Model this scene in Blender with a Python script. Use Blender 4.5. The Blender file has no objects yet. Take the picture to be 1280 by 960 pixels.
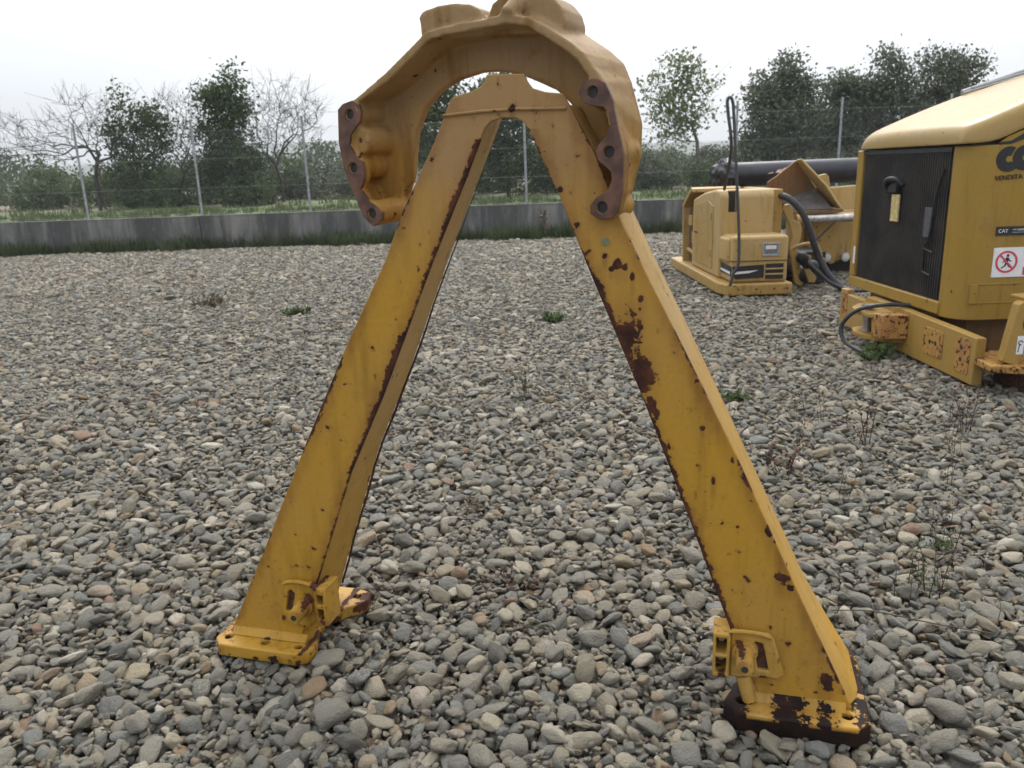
import bpy, bmesh, math, random
import numpy as np
from mathutils import Vector, Matrix, Euler, noise as mnoise

random.seed(7)
rng = np.random.default_rng(7)
SC = bpy.context.scene
COL = SC.collection
R = math.radians

# ------------------------------------------------------------------ camera
PITCH, ROLL, EYE = R(15.0), R(2.0), 1.6
fwd = Vector((0, math.cos(PITCH), -math.sin(PITCH)))
upv = Vector((0, math.sin(PITCH), math.cos(PITCH)))
rgt = Vector((1, 0, 0))
ix = rgt * math.cos(ROLL) - upv * math.sin(ROLL)
iy = rgt * math.sin(ROLL) + upv * math.cos(ROLL)
cd = bpy.data.cameras.new("camera")
cam = bpy.data.objects.new("camera", cd)
COL.objects.link(cam)
cd.sensor_width = 36.0
cd.lens = 36.0 * 1000 / 1280
cd.clip_start = 0.05
cd.clip_end = 6000
cd.dof.use_dof = True
cd.dof.focus_distance = 2.7
cd.dof.aperture_fstop = 5.6
m3 = Matrix((ix, iy, -fwd)).transposed()
cam.matrix_world = Matrix.Translation((0, 0, EYE)) @ m3.to_4x4()
SC.camera = cam

# ------------------------------------------------------------------ light
SC.view_settings.view_transform = 'Standard'
SC.view_settings.look = 'None'
SC.view_settings.gamma = 1.0
SC.view_settings.exposure = 0.36
SUN_EL, SUN_AZ = R(46), R(7)          # azimuth to the right of the view direction
w = bpy.data.worlds.new("World")
SC.world = w
w.use_nodes = True
nt = w.node_tree
nt.nodes.clear()
wo = nt.nodes.new('ShaderNodeOutputWorld')
bg = nt.nodes.new('ShaderNodeBackground')
sky = nt.nodes.new('ShaderNodeTexSky')
sky.sky_type = 'NISHITA'
sky.sun_disc = False
sky.sun_elevation = SUN_EL
sky.sun_rotation = SUN_AZ
sky.air_density = 1.0
sky.dust_density = 4.0
sky.ozone_density = 1.0
# a thin overcast laid over the clear sky
tc = nt.nodes.new('ShaderNodeTexCoord')
mp = nt.nodes.new('ShaderNodeMapping')
mp.inputs['Scale'].default_value = (1.0, 1.0, 2.6)
nz = nt.nodes.new('ShaderNodeTexNoise')
nz.inputs['Scale'].default_value = 1.6
nz.inputs['Detail'].default_value = 5
nz.inputs['Roughness'].default_value = 0.5
mr = nt.nodes.new('ShaderNodeMapRange')
mr.inputs['From Min'].default_value = 0.25
mr.inputs['From Max'].default_value = 0.7
mr.inputs['To Min'].default_value = 0.50
mr.inputs['To Max'].default_value = 0.96
mx = nt.nodes.new('ShaderNodeMix')
mx.data_type = 'RGBA'
nt.links.new(tc.outputs['Generated'], mp.inputs['Vector'])
nt.links.new(mp.outputs[0], nz.inputs['Vector'])
nt.links.new(nz.outputs[0], mr.inputs['Value'])
nt.links.new(mr.outputs[0], mx.inputs[0])
nt.links.new(sky.outputs[0], mx.inputs[6])
mx.inputs[7].default_value = (9.6, 10.0, 10.6, 1)
# the veil of cloud is brighter round the hidden sun
dp = nt.nodes.new('ShaderNodeVectorMath'); dp.operation = 'DOT_PRODUCT'
nt.links.new(tc.outputs['Generated'], dp.inputs[0])
dp.inputs[1].default_value = (math.sin(SUN_AZ) * math.cos(SUN_EL), math.cos(SUN_AZ) * math.cos(SUN_EL), math.sin(SUN_EL))
gl = nt.nodes.new('ShaderNodeMapRange'); gl.interpolation_type = 'SMOOTHSTEP'
for k_, v_ in (('From Min', .3), ('From Max', 1.0), ('To Min', .90), ('To Max', 1.25)): gl.inputs[k_].default_value = v_
nt.links.new(dp.outputs['Value'], gl.inputs['Value'])
sc_n = nt.nodes.new('ShaderNodeVectorMath'); sc_n.operation = 'SCALE'
# an overcast sky is about three times as bright overhead as at the horizon
sx = nt.nodes.new('ShaderNodeSeparateXYZ'); nt.links.new(tc.outputs['Generated'], sx.inputs[0])
ez = nt.nodes.new('ShaderNodeMapRange')
for k_, v_ in (('From Min', 0.0), ('From Max', 1.0), ('To Min', .64), ('To Max', 1.94)): ez.inputs[k_].default_value = v_
nt.links.new(sx.outputs['Z'], ez.inputs['Value'])
gm = nt.nodes.new('ShaderNodeMath'); gm.operation = 'MULTIPLY'
nt.links.new(gl.outputs[0], gm.inputs[0]); nt.links.new(ez.outputs[0], gm.inputs[1])
nt.links.new(mx.outputs[2], sc_n.inputs[0]); nt.links.new(gm.outputs[0], sc_n.inputs['Scale'])
nt.links.new(sc_n.outputs[0], bg.inputs['Color'])
bg.inputs['Strength'].default_value = 0.10
nt.links.new(bg.outputs[0], wo.inputs['Surface'])

sd = bpy.data.lights.new("sun", 'SUN')
sd.energy = 1.5
sd.angle = R(22)
sd.color = (1.0, 0.96, 0.90)
sun = bpy.data.objects.new("sun", sd)
COL.objects.link(sun)
sdir = Vector((math.sin(SUN_AZ) * math.cos(SUN_EL), math.cos(SUN_AZ) * math.cos(SUN_EL), math.sin(SUN_EL)))
sun.rotation_euler = sdir.to_track_quat('Z', 'Y').to_euler()
sun.location = sdir * 50

# ------------------------------------------------------------------ node helpers
class NT:
    def __init__(s, name):
        s.mat = bpy.data.materials.new(name)
        s.mat.use_nodes = True
        s.t = s.mat.node_tree
        s.t.nodes.clear()
        s.out = s.t.nodes.new('ShaderNodeOutputMaterial')
        s.b = s.t.nodes.new('ShaderNodeBsdfPrincipled')
        s.t.links.new(s.b.outputs[0], s.out.inputs['Surface'])
        s.tc = s.t.nodes.new('ShaderNodeTexCoord')
        s.obj = s.tc.outputs['Object']
        s._xyz = None
    def put(s, sock, v):
        if isinstance(v, bpy.types.NodeSocket):
            s.t.links.new(v, sock)
        elif isinstance(v, (tuple, list)) and len(v) == 3 and sock.type == 'RGBA':
            sock.default_value = (*v, 1)
        else:
            sock.default_value = v
    def math(s, op, a, b=0.0, clamp=False):
        n = s.t.nodes.new('ShaderNodeMath'); n.operation = op; n.use_clamp = clamp
        s.put(n.inputs[0], a); s.put(n.inputs[1], b)
        return n.outputs[0]
    def noise(s, scale, detail=4, rough=0.55, vec=None, stretch=None, dist=0.0, off=None):
        n = s.t.nodes.new('ShaderNodeTexNoise')
        n.inputs['Scale'].default_value = scale
        n.inputs['Detail'].default_value = detail
        n.inputs['Roughness'].default_value = rough
        n.inputs['Distortion'].default_value = dist
        v = vec or s.obj
        if stretch or off:
            m = s.t.nodes.new('ShaderNodeMapping')
            s.t.links.new(v, m.inputs[0])
            if stretch: m.inputs['Scale'].default_value = stretch
            if off: m.inputs['Location'].default_value = off
            v = m.outputs[0]
        s.t.links.new(v, n.inputs['Vector'])
        return n.outputs[0]
    def rng(s, v, a, b, c=0.0, d=1.0, smooth=True):
        n = s.t.nodes.new('ShaderNodeMapRange')
        if smooth: n.interpolation_type = 'SMOOTHSTEP'
        s.put(n.inputs['Value'], v)
        for k, x in zip(('From Min', 'From Max', 'To Min', 'To Max'), (a, b, c, d)):
            s.put(n.inputs[k], x)
        return n.outputs[0]
    def mix(s, f, a, b, mode='MIX'):
        n = s.t.nodes.new('ShaderNodeMix'); n.data_type = 'RGBA'; n.blend_type = mode
        s.put(n.inputs[0], f); s.put(n.inputs[6], a); s.put(n.inputs[7], b)
        return n.outputs[2]
    def ramp(s, f, stops, const=False):
        n = s.t.nodes.new('ShaderNodeValToRGB')
        cr = n.color_ramp
        if const: cr.interpolation = 'CONSTANT'
        while len(cr.elements) < len(stops): cr.elements.new(0.5)
        for e, (p, c) in zip(cr.elements, stops):
            e.position = p; e.color = (*c, 1)
        s.put(n.inputs[0], f)
        return n.outputs[0]
    def xyz(s):
        if s._xyz is None:
            n = s.t.nodes.new('ShaderNodeSeparateXYZ')
            s.t.links.new(s.obj, n.inputs[0]); s._xyz = n.outputs
        return s._xyz
    def bump(s, h, strength=0.3, dist=0.01):
        n = s.t.nodes.new('ShaderNodeBump')
        n.inputs['Strength'].default_value = strength
        n.inputs['Distance'].default_value = dist
        s.put(n.inputs['Height'], h)
        s.t.links.new(n.outputs[0], s.b.inputs['Normal'])
    def done(s, col=None, rough=None, metal=None, spec=None):
        if col is not None: s.put(s.b.inputs['Base Color'], col)
        if rough is not None: s.put(s.b.inputs['Roughness'], rough)
        if metal is not None: s.put(s.b.inputs['Metallic'], metal)
        if spec is not None: s.put(s.b.inputs['Specular IOR Level'], spec)
        return s.mat

RUST_A, RUST_B = (0.028, 0.011, 0.008), (0.100, 0.032, 0.014)

def plain(name, col, rough=0.6, var=0.25, scale=30, metal=0.0, bump=0.0):
    n = NT(name)
    f = n.noise(scale, 5)
    c = n.mix(n.rng(f, .3, .7), tuple(x * (1 - var) for x in col), tuple(min(1, x * (1 + var)) for x in col))
    if bump: n.bump(f, bump, 0.004)
    return n.done(c, n.rng(n.noise(scale * .4, 3), .3, .7, rough - .1, min(1, rough + .1)), metal)

def paint(name, base, fade, speck=0.5, grain=0.0, edges=(), blobs=(), fade_veil_z=None, dirt=0.35, rough=0.5, drip=True, bottom=None, grime_scale=1.0, rust_dark=1.0):
    """weathered paint: faded patches, grime, rust specks, rusted edges (lines in x-z) and rust blots (x, z, r)"""
    n = NT(name)
    X, Y, Z = n.xyz()
    big = n.noise(2.2 * grime_scale, 5, .6)
    mid = n.noise(9 * grime_scale, 6, .62)
    fine = n.noise(70 * grime_scale, 5, .6)
    rag = n.noise(38, 7, .7)
    f = n.rng(big, .35, .7)
    if fade_veil_z:  # tan towards the top: faded paint, plus lens veil painted in on the frame
        f = n.math('ADD', n.math('MULTIPLY', f, .35), n.rng(n.math('ADD', Z, n.math('MULTIPLY', n.math('SUBTRACT', mid, .5), .35)), fade_veil_z[0], fade_veil_z[1], 0, fade_veil_z[2]), True)
    col = n.mix(f, base, fade)
    # soft vertical streaks of dirt
    st = n.noise(14, 4, .6, stretch=(1, 1, .12))
    col = n.mix(n.math('MULTIPLY', n.rng(st, .5, .75), dirt), col, tuple(c * .45 for c in base))
    col = n.mix(n.math('MULTIPLY', n.rng(mid, .55, .8), dirt), col, (base[0] * .5, base[1] * .38, base[2] * .5))
    # rust
    sp = n.rng(n.noise(26 * grime_scale, 3, .5, off=(3, 1, 2)), .74 - .06 * speck, .77 - .06 * speck)
    sp2 = n.rng(n.math('ADD', n.noise(95 * grime_scale, 2, .5, off=(1, 5, 2)), n.math('MULTIPLY', n.math('SUBTRACT', mid, .5), .35)), .775 - .05 * speck, .805 - .05 * speck)
    rust = n.math('MAXIMUM', sp, sp2)
    halo = n.rng(n.noise(26 * grime_scale, 3, .5, off=(3, 1, 2)), .66 - .06 * speck, .76 - .06 * speck)
    rag2 = n.noise(13, 5, .6, off=(4, 4, 1))
    jag = n.math('MULTIPLY', n.math('SUBTRACT', rag, .5), .05)
    for (p, q, wd, wmin) in edges:      # inside of the plate lies to the left of p->q
        dx, dz = q[0] - p[0], q[1] - p[1]
        L = math.hypot(dx, dz)
        nx, nz_ = -dz / L, dx / L
        d = n.math('ADD', n.math('ADD', n.math('MULTIPLY', X, nx), n.math('MULTIPLY', Z, nz_)), -(p[0] * nx + p[1] * nz_))
        d = n.math('ADD', d, jag)
        amp = n.rng(n.noise(3.1, 3, .5, off=(p[0] * 7, 2, 1)), .36, .62, 0.0, 1.0)
        wv = n.math('ADD', n.math('MULTIPLY', amp, wd - wmin), wmin)
        band = n.math('MULTIPLY', n.rng(n.math('SUBTRACT', d, wv), -.003, .003, 1, 0), n.rng(d, -.075, -.07))
        zm = n.math('MULTIPLY', n.rng(d, .045, .0), n.rng(d, -.075, -.07))
        halo = n.math('MAXIMUM', halo, n.math('MULTIPLY', zm, n.math('MULTIPLY', n.rng(Z, max(p[1], q[1]), max(p[1], q[1]) + .006, 1, 0), n.rng(Z, min(p[1], q[1]) - .006, min(p[1], q[1])))))
        rust = n.math('MAXIMUM', rust, n.math('MULTIPLY', band, n.math('MULTIPLY', n.rng(Z, max(p[1], q[1]), max(p[1], q[1]) + .006, 1, 0), n.rng(Z, min(p[1], q[1]) - .006, min(p[1], q[1])))))
    for (bx, bz, br, *asp) in blobs:
        ax = asp[0] if asp else 1.0
        ux = n.math('SUBTRACT', X, bx); uz = n.math('MULTIPLY', n.math('SUBTRACT', Z, bz), ax)
        d = n.math('SQRT', n.math('ADD', n.math('MULTIPLY', ux, ux), n.math('MULTIPLY', uz, uz)))
        uzd = n.math('MINIMUM', uz, n.math('MULTIPLY', uz, .35))      # stains run downwards
        uzd = n.math('MULTIPLY', uz, n.rng(uz, -.02, .0, .32, 1.0))
        dh = n.math('SQRT', n.math('ADD', n.math('MULTIPLY', ux, ux), n.math('MULTIPLY', uzd, uzd)))
        halo = n.math('MAXIMUM', halo, n.rng(n.math('ADD', dh, n.math('MULTIPLY', n.math('SUBTRACT', st, .5), br * 1.5)), br * .7, br * 2.1, .9, 0))
        d = n.math('ADD', d, n.math('ADD', n.math('MULTIPLY', n.math('SUBTRACT', rag, .5), br * 3.6), n.math('MULTIPLY', n.math('SUBTRACT', rag2, .5), br * 3.0)))
        rust = n.math('MAXIMUM', rust, n.rng(d, br * .88, br * 1.02, 1, 0))
    if bottom:
        d = n.math('ADD', Z, n.math('MULTIPLY', n.math('SUBTRACT', mid, .5), bottom[1]))
        rust = n.math('MAXIMUM', rust, n.rng(d, bottom[0], bottom[0] * .8, 0, 1))
    rc = n.mix(n.rng(n.noise(18, 5, .6, off=(9, 9, 9)), .35, .7), tuple(c * rust_dark for c in RUST_A), tuple(c * rust_dark for c in RUST_B))
    # stained halo round the rust
    col = n.mix(n.math('MULTIPLY', n.rng(fine, .35, .75), .22), col, tuple(c * .62 for c in base))
    col = n.mix(n.math('MULTIPLY', halo, n.rng(st, .25, .7, .15, .6)), col, (.155, .058, .014))
    col = n.mix(rust, col, rc)
    h = n.math('SUBTRACT', n.math('MULTIPLY', fine, .25), n.math('MULTIPLY', rust, n.math('ADD', .35, n.math('MULTIPLY', fine, .8))))
    if grain: h = n.math('ADD', h, n.math('MULTIPLY', n.math('ADD', n.noise(210, 3, .6), n.math('MULTIPLY', n.noise(45, 4, .6), 1.2)), grain))
    n.bump(h, .5, .0035)
    r = n.math('ADD', n.rng(mid, .3, .7, rough - .08, rough + .1), n.math('MULTIPLY', rust, .3), True)
    return n.done(col, r, 0.0, .28)

# ------------------------------------------------------------------ mesh helpers
def tag(o, label=None, cat=None, group=None, kind=None):
    if label: o['label'] = label
    if cat: o['category'] = cat
    if group: o['group'] = group
    if kind: o['kind'] = kind
    return o

def empty(name, loc, label, cat, group=None, rz=0.0):
    o = bpy.data.objects.new(name, None)
    COL.objects.link(o)
    o.location = loc
    o.rotation_euler = (0, 0, rz)
    o.empty_display_size = .2
    tag(o, label, cat, group)
    return o

def link(name, bm, mat, parent=None, off=None, bevel=0.0, smooth=False, seg=2, angle=35):
    if off is not None:
        bmesh.ops.translate(bm, verts=bm.verts, vec=-Vector(off))
    bmesh.ops.recalc_face_normals(bm, faces=bm.faces)
    me = bpy.data.meshes.new(name)
    bm.to_mesh(me); bm.free()
    for m in (mat if isinstance(mat, (list, tuple)) else [mat]):
        me.materials.append(m)
    o = bpy.data.objects.new(name, me)
    COL.objects.link(o)
    if parent: o.parent = parent
    if bevel:
        b = o.modifiers.new('bevel', 'BEVEL')
        b.width = bevel; b.segments = seg; b.limit_method = 'ANGLE'; b.angle_limit = R(angle)
        b.use_clamp_overlap = True
        smooth = True
    if smooth:
        me.shade_smooth()
        if hasattr(me, 'set_sharp_from_angle'): me.set_sharp_from_angle(angle=R(40))
    return o

def link_each(name, bm, mat, parent=None, **k):
    """every loose piece of bm becomes an object of its own"""
    left = set(bm.verts); out = []
    while left:
        st = [left.pop()]; isl = set(st)
        while st:
            v = st.pop()
            for e in v.link_edges:
                q = e.other_vert(v)
                if q in left: left.discard(q); isl.add(q); st.append(q)
        b2 = bmesh.new(); mp2 = {v: b2.verts.new(v.co) for v in isl}
        for f in bm.faces:
            if f.verts[0] in isl: b2.faces.new([mp2[v] for v in f.verts])
        out.append(link(name, b2, mat, parent, **k))
    bm.free()
    return out

def from_np(name, V, F, mat, parent=None, attr=None, smooth=False):
    me = bpy.data.meshes.new(name)
    V = np.asarray(V, np.float32); F = np.asarray(F, np.int32)
    n = F.shape[1]
    me.vertices.add(len(V)); me.vertices.foreach_set('co', V.ravel())
    me.loops.add(F.size); me.loops.foreach_set('vertex_index', F.ravel())
    me.polygons.add(len(F))
    me.polygons.foreach_set('loop_start', np.arange(0, F.size, n, dtype=np.int32))
    me.polygons.foreach_set('loop_total', np.full(len(F), n, np.int32))
    if smooth: me.polygons.foreach_set('use_smooth', np.ones(len(F), bool))
    me.update(calc_edges=True)
    if attr is not None:
        a = me.attributes.new('tone', 'FLOAT', 'POINT')
        a.data.foreach_set('value', np.asarray(attr, np.float32))
    me.materials.append(mat)
    o = bpy.data.objects.new(name, me)
    COL.objects.link(o)
    if parent: o.parent = parent
    return o

def box(bm, x0, x1, y0, y1, z0, z1):
    v = [bm.verts.new((x, y, z)) for z in (z0, z1) for y in (y0, y1) for x in (x0, x1)]
    for f in ((0, 2, 3, 1), (4, 5, 7, 6), (0, 1, 5, 4), (1, 3, 7, 5), (3, 2, 6, 7), (2, 0, 4, 6)):
        bm.faces.new([v[i] for i in f])
    return bm

def nb(): return bmesh.new()

def prism(bm, poly, a, b, axis='y', holes=()):
    """extrude a polygon (with holes) between two depths. axis y: poly is (x,z); axis z: (x,y); axis x: (y,z)"""
    def pt(p, d):
        return (p[0], d, p[1]) if axis == 'y' else ((p[0], p[1], d) if axis == 'z' else (d, p[0], p[1]))
    loops = [poly] + list(holes)
    edges = []
    vs0 = []
    for lp in loops:
        v = [bm.verts.new(pt(p, a)) for p in lp]
        vs0.append(v)
        for i in range(len(v)):
            edges.append(bm.edges.new((v[i], v[(i + 1) % len(v)])))
    if holes:
        r = bmesh.ops.triangle_fill(bm, use_beauty=True, use_dissolve=False, edges=edges)
        faces = [g for g in r['geom'] if isinstance(g, bmesh.types.BMFace)]
    else:
        faces = [bm.faces.new(vs0[0])]
    mp_ = {}
    for v in vs0:
        for q in v:
            c = q.co.copy()
            if axis == 'y': c.y = b
            elif axis == 'z': c.z = b
            else: c.x = b
            mp_[q] = bm.verts.new(c)
    for f in faces:
        bm.faces.new([mp_[q] for q in reversed(f.verts)])
    for v in vs0:
        for i in range(len(v)):
            p, q = v[i], v[(i + 1) % len(v)]
            bm.faces.new((p, q, mp_[q], mp_[p]))
    return bm

def circle(cx, cz, r, n=20):
    return [(cx + r * math.cos(2 * math.pi * k / n), cz + r * math.sin(2 * math.pi * k / n)) for k in range(n)]

def tube(bm, pts, r, n=8, cap=True):
    pts = [Vector(p) for p in pts]
    rr = r if isinstance(r, (list, tuple)) else [r] * len(pts)
    rings = []
    t0 = (pts[1] - pts[0]).normalized()
    nrm = t0.orthogonal().normalized()
    for i, p in enumerate(pts):
        if i == 0: t = t0
        elif i == len(pts) - 1: t = (pts[i] - pts[i - 1]).normalized()
        else: t = ((pts[i + 1] - p).normalized() + (p - pts[i - 1]).normalized()).normalized()
        nrm = (nrm - t * nrm.dot(t)).normalized()
        bi = t.cross(nrm)
        rings.append([bm.verts.new(p + (nrm * math.cos(2 * math.pi * k / n) + bi * math.sin(2 * math.pi * k / n)) * rr[i]) for k in range(n)])
    for a, b in zip(rings, rings[1:]):
        for k in range(n):
            bm.faces.new((a[k], a[(k + 1) % n], b[(k + 1) % n], b[k]))
    if cap:
        bm.faces.new(rings[0][::-1]); bm.faces.new(rings[-1])
    return bm

def smooth_path(pts, k=6):
    P = [Vector(p) for p in pts]
    P = [P[0] * 2 - P[1]] + P + [P[-1] * 2 - P[-2]]
    out = []
    for i in range(1, len(P) - 2):
        for j in range(k):
            t = j / k
            a, b, c, d = P[i - 1], P[i], P[i + 1], P[i + 2]
            out.append(.5 * ((2 * b) + (c - a) * t + (2 * a - 5 * b + 4 * c - d) * t * t + (3 * b - a - 3 * c + d) * t ** 3))
    out.append(P[-2])
    return out

def evaluated(o):
    dg = bpy.context.evaluated_depsgraph_get()
    dg.update()
    return bpy.data.meshes.new_from_object(o.evaluated_get(dg))

def cut(o, cutter_bm):
    """subtract the cutter from o and keep the result as plain mesh"""
    bmesh.ops.recalc_face_normals(cutter_bm, faces=cutter_bm.faces)
    me = bpy.data.meshes.new('cutter')
    cutter_bm.to_mesh(me); cutter_bm.free()
    c = bpy.data.objects.new('cutter', me)
    COL.objects.link(c)
    c.parent = o.parent
    b = o.modifiers.new('bool', 'BOOLEAN')
    b.operation = 'DIFFERENCE'; b.object = c; b.solver = 'EXACT'
    new = evaluated(o)
    o.modifiers.clear()
    o.data = new
    bpy.data.objects.remove(c)
    return o

def text_mesh(name, body, size, mat, parent, loc, rot, depth=0.001, align='LEFT'):
    cu = bpy.data.curves.new('lettering', 'FONT')
    cu.body = body; cu.size = size; cu.extrude = depth; cu.align_x = align; cu.resolution_u = 3
    t = bpy.data.objects.new('lettering_source', cu)
    COL.objects.link(t)
    me = evaluated(t)
    bpy.data.objects.remove(t)
    me.materials.clear(); me.materials.append(mat)
    o = bpy.data.objects.new(name, me)
    COL.objects.link(o)
    o.parent = parent; o.location = loc; o.rotation_euler = rot
    return o

# ------------------------------------------------------------------ materials
YEL, FADE = (0.430, 0.232, 0.022), (0.41, 0.245, 0.060)
RIN0, RIN1 = (0.123, 1.714), (0.76, 0.10)
LIN0, LIN1 = (0.011, 1.711), (-0.705, 0.10)
ROUT0, ROUT1 = (0.232, 1.782), (1.030, 0.10)
LOUT0, LOUT1 = (-0.083, 1.789), (-0.978, 0.10)
M = {}
M['frame_plate'] = paint('frame_paint', YEL, (0.32, 0.190, 0.078), 1.2, fade_veil_z=(1.2, 1.85, 1.0), dirt=.5, rough=.58,
    edges=[((-.482, .683), (-.004, 1.68), .017, .003), ((-.712, .10), (-.482, .683), .011, .002), ((.133, 1.70), (.30, 1.307), .012, .002), ((.30, 1.307), (.58, .602), .016, .004), ((.58, .602), (.775, .10), .010, .001),
           ((.518, 1.177), (.232, 1.782), .004, -.02), ((1.03, .10), (.518, 1.177), .006, -.02), ((-.083, 1.789), (-.978, .10), .002, -.02)],
    blobs=[(.392, 1.135, .038, .45), (.432, 1.03, .034, .5), (.372, 1.342, .011), (.388, 1.335, .009), (.352, 1.33, .006), (.435, 1.247, .010), (.43, 1.222, .006), (.462, .955, .016, .45), (.478, .92, .009, .5), (.843, .452, .021, 1.3), (.862, .425, .010),
           (.975, .14, .016, .7), (.985, .115, .012), (.606, .889, .007), (.216, 1.545, .009), (.262, 1.45, .008), (.711, .6, .005), (.80, .60, .010, .5), (.815, .565, .006), (.69, .80, .006, .5), (.64, .735, .007, .5), (.41, 1.31, .006, .5), (.336, 1.365, .008), (.43, 1.18, .012, .6), (.089, 1.757, .008), (-.28, 1.13, .006)])
M['frame_side'] = paint('frame_side_paint', (0.45, 0.245, 0.03), (0.44, 0.285, 0.115), .7, fade_veil_z=(.2, 1.3, .75), dirt=.5, rough=.58)
M['foot_left'] = paint('foot_paint', YEL, FADE, 1.0, blobs=[(-.79, .012, .024, 1.6), (-.86, .01, .010, 1.5), (-1.03, .01, .032), (-.70, .012, .014), (-.63, .03, .024), (-.69, .045, .010)], dirt=.75)
M['foot_right'] = paint('scorched_foot_paint', YEL, FADE, .9, dirt=.8, blobs=[(.71, .05, .05), (.875, .05, .045, .6), (.98, .045, .025), (1.08, .03, .035)], bottom=(.040, .014), rust_dark=.22)
M['bracket'] = paint('bracket_paint', YEL, FADE, 1.1, dirt=.8, blobs=[(-.668, .225, .016), (.733, .238, .015), (.80, .135, .016, 2.2), (-.775, .14, .012), (-.64, .28, .014), (-.62, .15, .014), (.68, .13, .012)])
M['yoke'] = paint('yoke_paint', (0.37, 0.185, 0.020), (0.29, 0.190, 0.092), .8, grain=.8, fade_veil_z=(-.22, .16, .9), dirt=.85, rough=.62)
M['primer'] = plain('primer_brown', (0.100, 0.044, 0.026), .5, .5, 22, bump=.1)
M['bore'] = plain('bore_dark', (0.02, 0.018, 0.017), .6, .3)
M['rust'] = plain('bare_rust', (0.075, 0.032, 0.018), .8, .5, 40, bump=.3)
M['cat'] = paint('housing_paint', (0.325, 0.195, 0.030), (0.32, 0.20, 0.045), .1, dirt=.42, rough=.4, grime_scale=.6)
M['hood'] = paint('hood_paint', (0.37, 0.245, 0.08), (0.39, 0.275, 0.12), .05, dirt=.2, rough=.38, grime_scale=.6)
M['beam'] = paint('beam_paint', (0.36, 0.215, 0.045), (0.36, 0.235, 0.085), .6, dirt=.4)
M['mid'] = paint('pale_machine_paint', (0.43, 0.285, 0.10), (0.46, 0.33, 0.16), .25, dirt=.35, rough=.5, grime_scale=.7)
M['mid_dirty'] = paint('stained_machine_paint', (0.39, 0.24, 0.065), (0.40, 0.28, 0.12), .9, dirt=.7, grime_scale=.8)
M['scoop'] = paint('scoop_paint', (0.20, 0.10, 0.035), (0.17, 0.11, 0.06), .9, dirt=.8)
M['black'] = plain('black_plastic', (0.018, 0.018, 0.020), .5, .4, 20)
M['grille'] = plain('grille_black', (0.017, 0.013, 0.010), .75, .7, 4)
M['rubber'] = plain('hose_rubber', (0.022, 0.022, 0.024), .55, .3, 30)
M['pipe'] = plain('black_pipe_coat', (0.020, 0.021, 0.027), .38, .3, 6)
M['steel'] = plain('bare_steel', (0.42, 0.40, 0.38), .35, .3, 18, metal=.7)
M['grey'] = plain('grey_trim', (0.30, 0.31, 0.32), .45, .15, 20)
M['white'] = plain('white_print', (0.72, 0.72, 0.72), .5, .05, 20)
M['red'] = plain('red_print', (0.55, 0.06, 0.09), .5, .1, 20)
M['ink'] = plain('black_print', (0.012, 0.012, 0.012), .5, .1, 20)
M['lens'] = plain('lamp_glass', (0.55, 0.55, 0.52), .15, .15, 20)
M['galv'] = plain('galvanised_steel', (0.30, 0.31, 0.32), .5, .25, 14, metal=.3)
M['label_pink'] = plain('torn_label', (0.62, 0.42, 0.36), .6, .3, 14)
M['pad_rust'] = paint('worn_pad', (0.44, 0.24, 0.06), (0.36, 0.17, 0.06), 2.6, dirt=.9)

# ------------------------------------------------------------------ ground
def mat_gravel_base():
    n = NT('gravel_dirt')
    f = n.noise(24, 6, .7)
    g = n.noise(1.2, 4, .5)
    c = n.mix(n.rng(f, .35, .65), (.085, .080, .070), (.22, .21, .185))
    c = n.mix(n.math('MULTIPLY', n.rng(g, .4, .7), .4), c, (.16, .14, .11))
    n.bump(f, .8, .03)
    return n.done(c, .95)

def mat_pebble():
    n = NT('pebble_stone')
    oi = n.t.nodes.new('ShaderNodeObjectInfo')
    r = oi.outputs['Random']
    col = n.ramp(r, [(0, (.075, .073, .070)), (.09, (.165, .160, .145)), (.20, (.120, .124, .128)), (.31, (.205, .192, .165)), (.42, (.105, .105, .103)), (.52, (.235, .215, .180)),
                     (.61, (.165, .150, .122)), (.70, (.140, .146, .150)), (.78, (.215, .182, .132)), (.87, (.30, .285, .255)), (.935, (.185, .130, .080)), (.965, (.36, .345, .32)), (.992, (.165, .110, .080))])
    m = n.t.nodes.new('ShaderNodeMapping')
    n.t.links.new(n.obj, m.inputs[0])
    cmb = n.t.nodes.new('ShaderNodeCombineXYZ')
    for k, s_ in enumerate((37.0, 91.0, 53.0)):
        n.t.links.new(n.math('MULTIPLY', r, s_), cmb.inputs[k])
    n.t.links.new(cmb.outputs[0], m.inputs['Location'])
    v = m.outputs[0]
    a = n.noise(2.2, 6, .65, vec=v)
    b = n.noise(9, 5, .7, vec=v)
    ve = n.rng(n.math('ABSOLUTE', n.math('SUBTRACT', n.noise(1.4, 3, .5, vec=v, dist=1.0), .5)), .0, .035, 1, 0)
    col = n.mix(1.0, col, (1.82, 1.74, 1.51), 'MULTIPLY')
    vein = n.math('MULTIPLY', ve, n.rng(n.math('FRACT', n.math('MULTIPLY', r, 17.3)),   .88, .93))
    col = n.mix(n.rng(a, .3, .72, 0, .55), col, n.mix(.5, col, (.27, .25, .21)))
    col = n.mix(n.rng(b, .5, .8, 0, .6), col, n.mix(1.0, col, (.55, .53, .50), 'MULTIPLY'))
    col = n.mix(n.math('MULTIPLY', vein, .6), col, (.5, .49, .46))
    n.bump(n.math('ADD', a, n.math('MULTIPLY', b, .6)), .7, .09)
    return n.done(col, n.rng(b, .3, .7, .6, .85), 0, .3)

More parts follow.
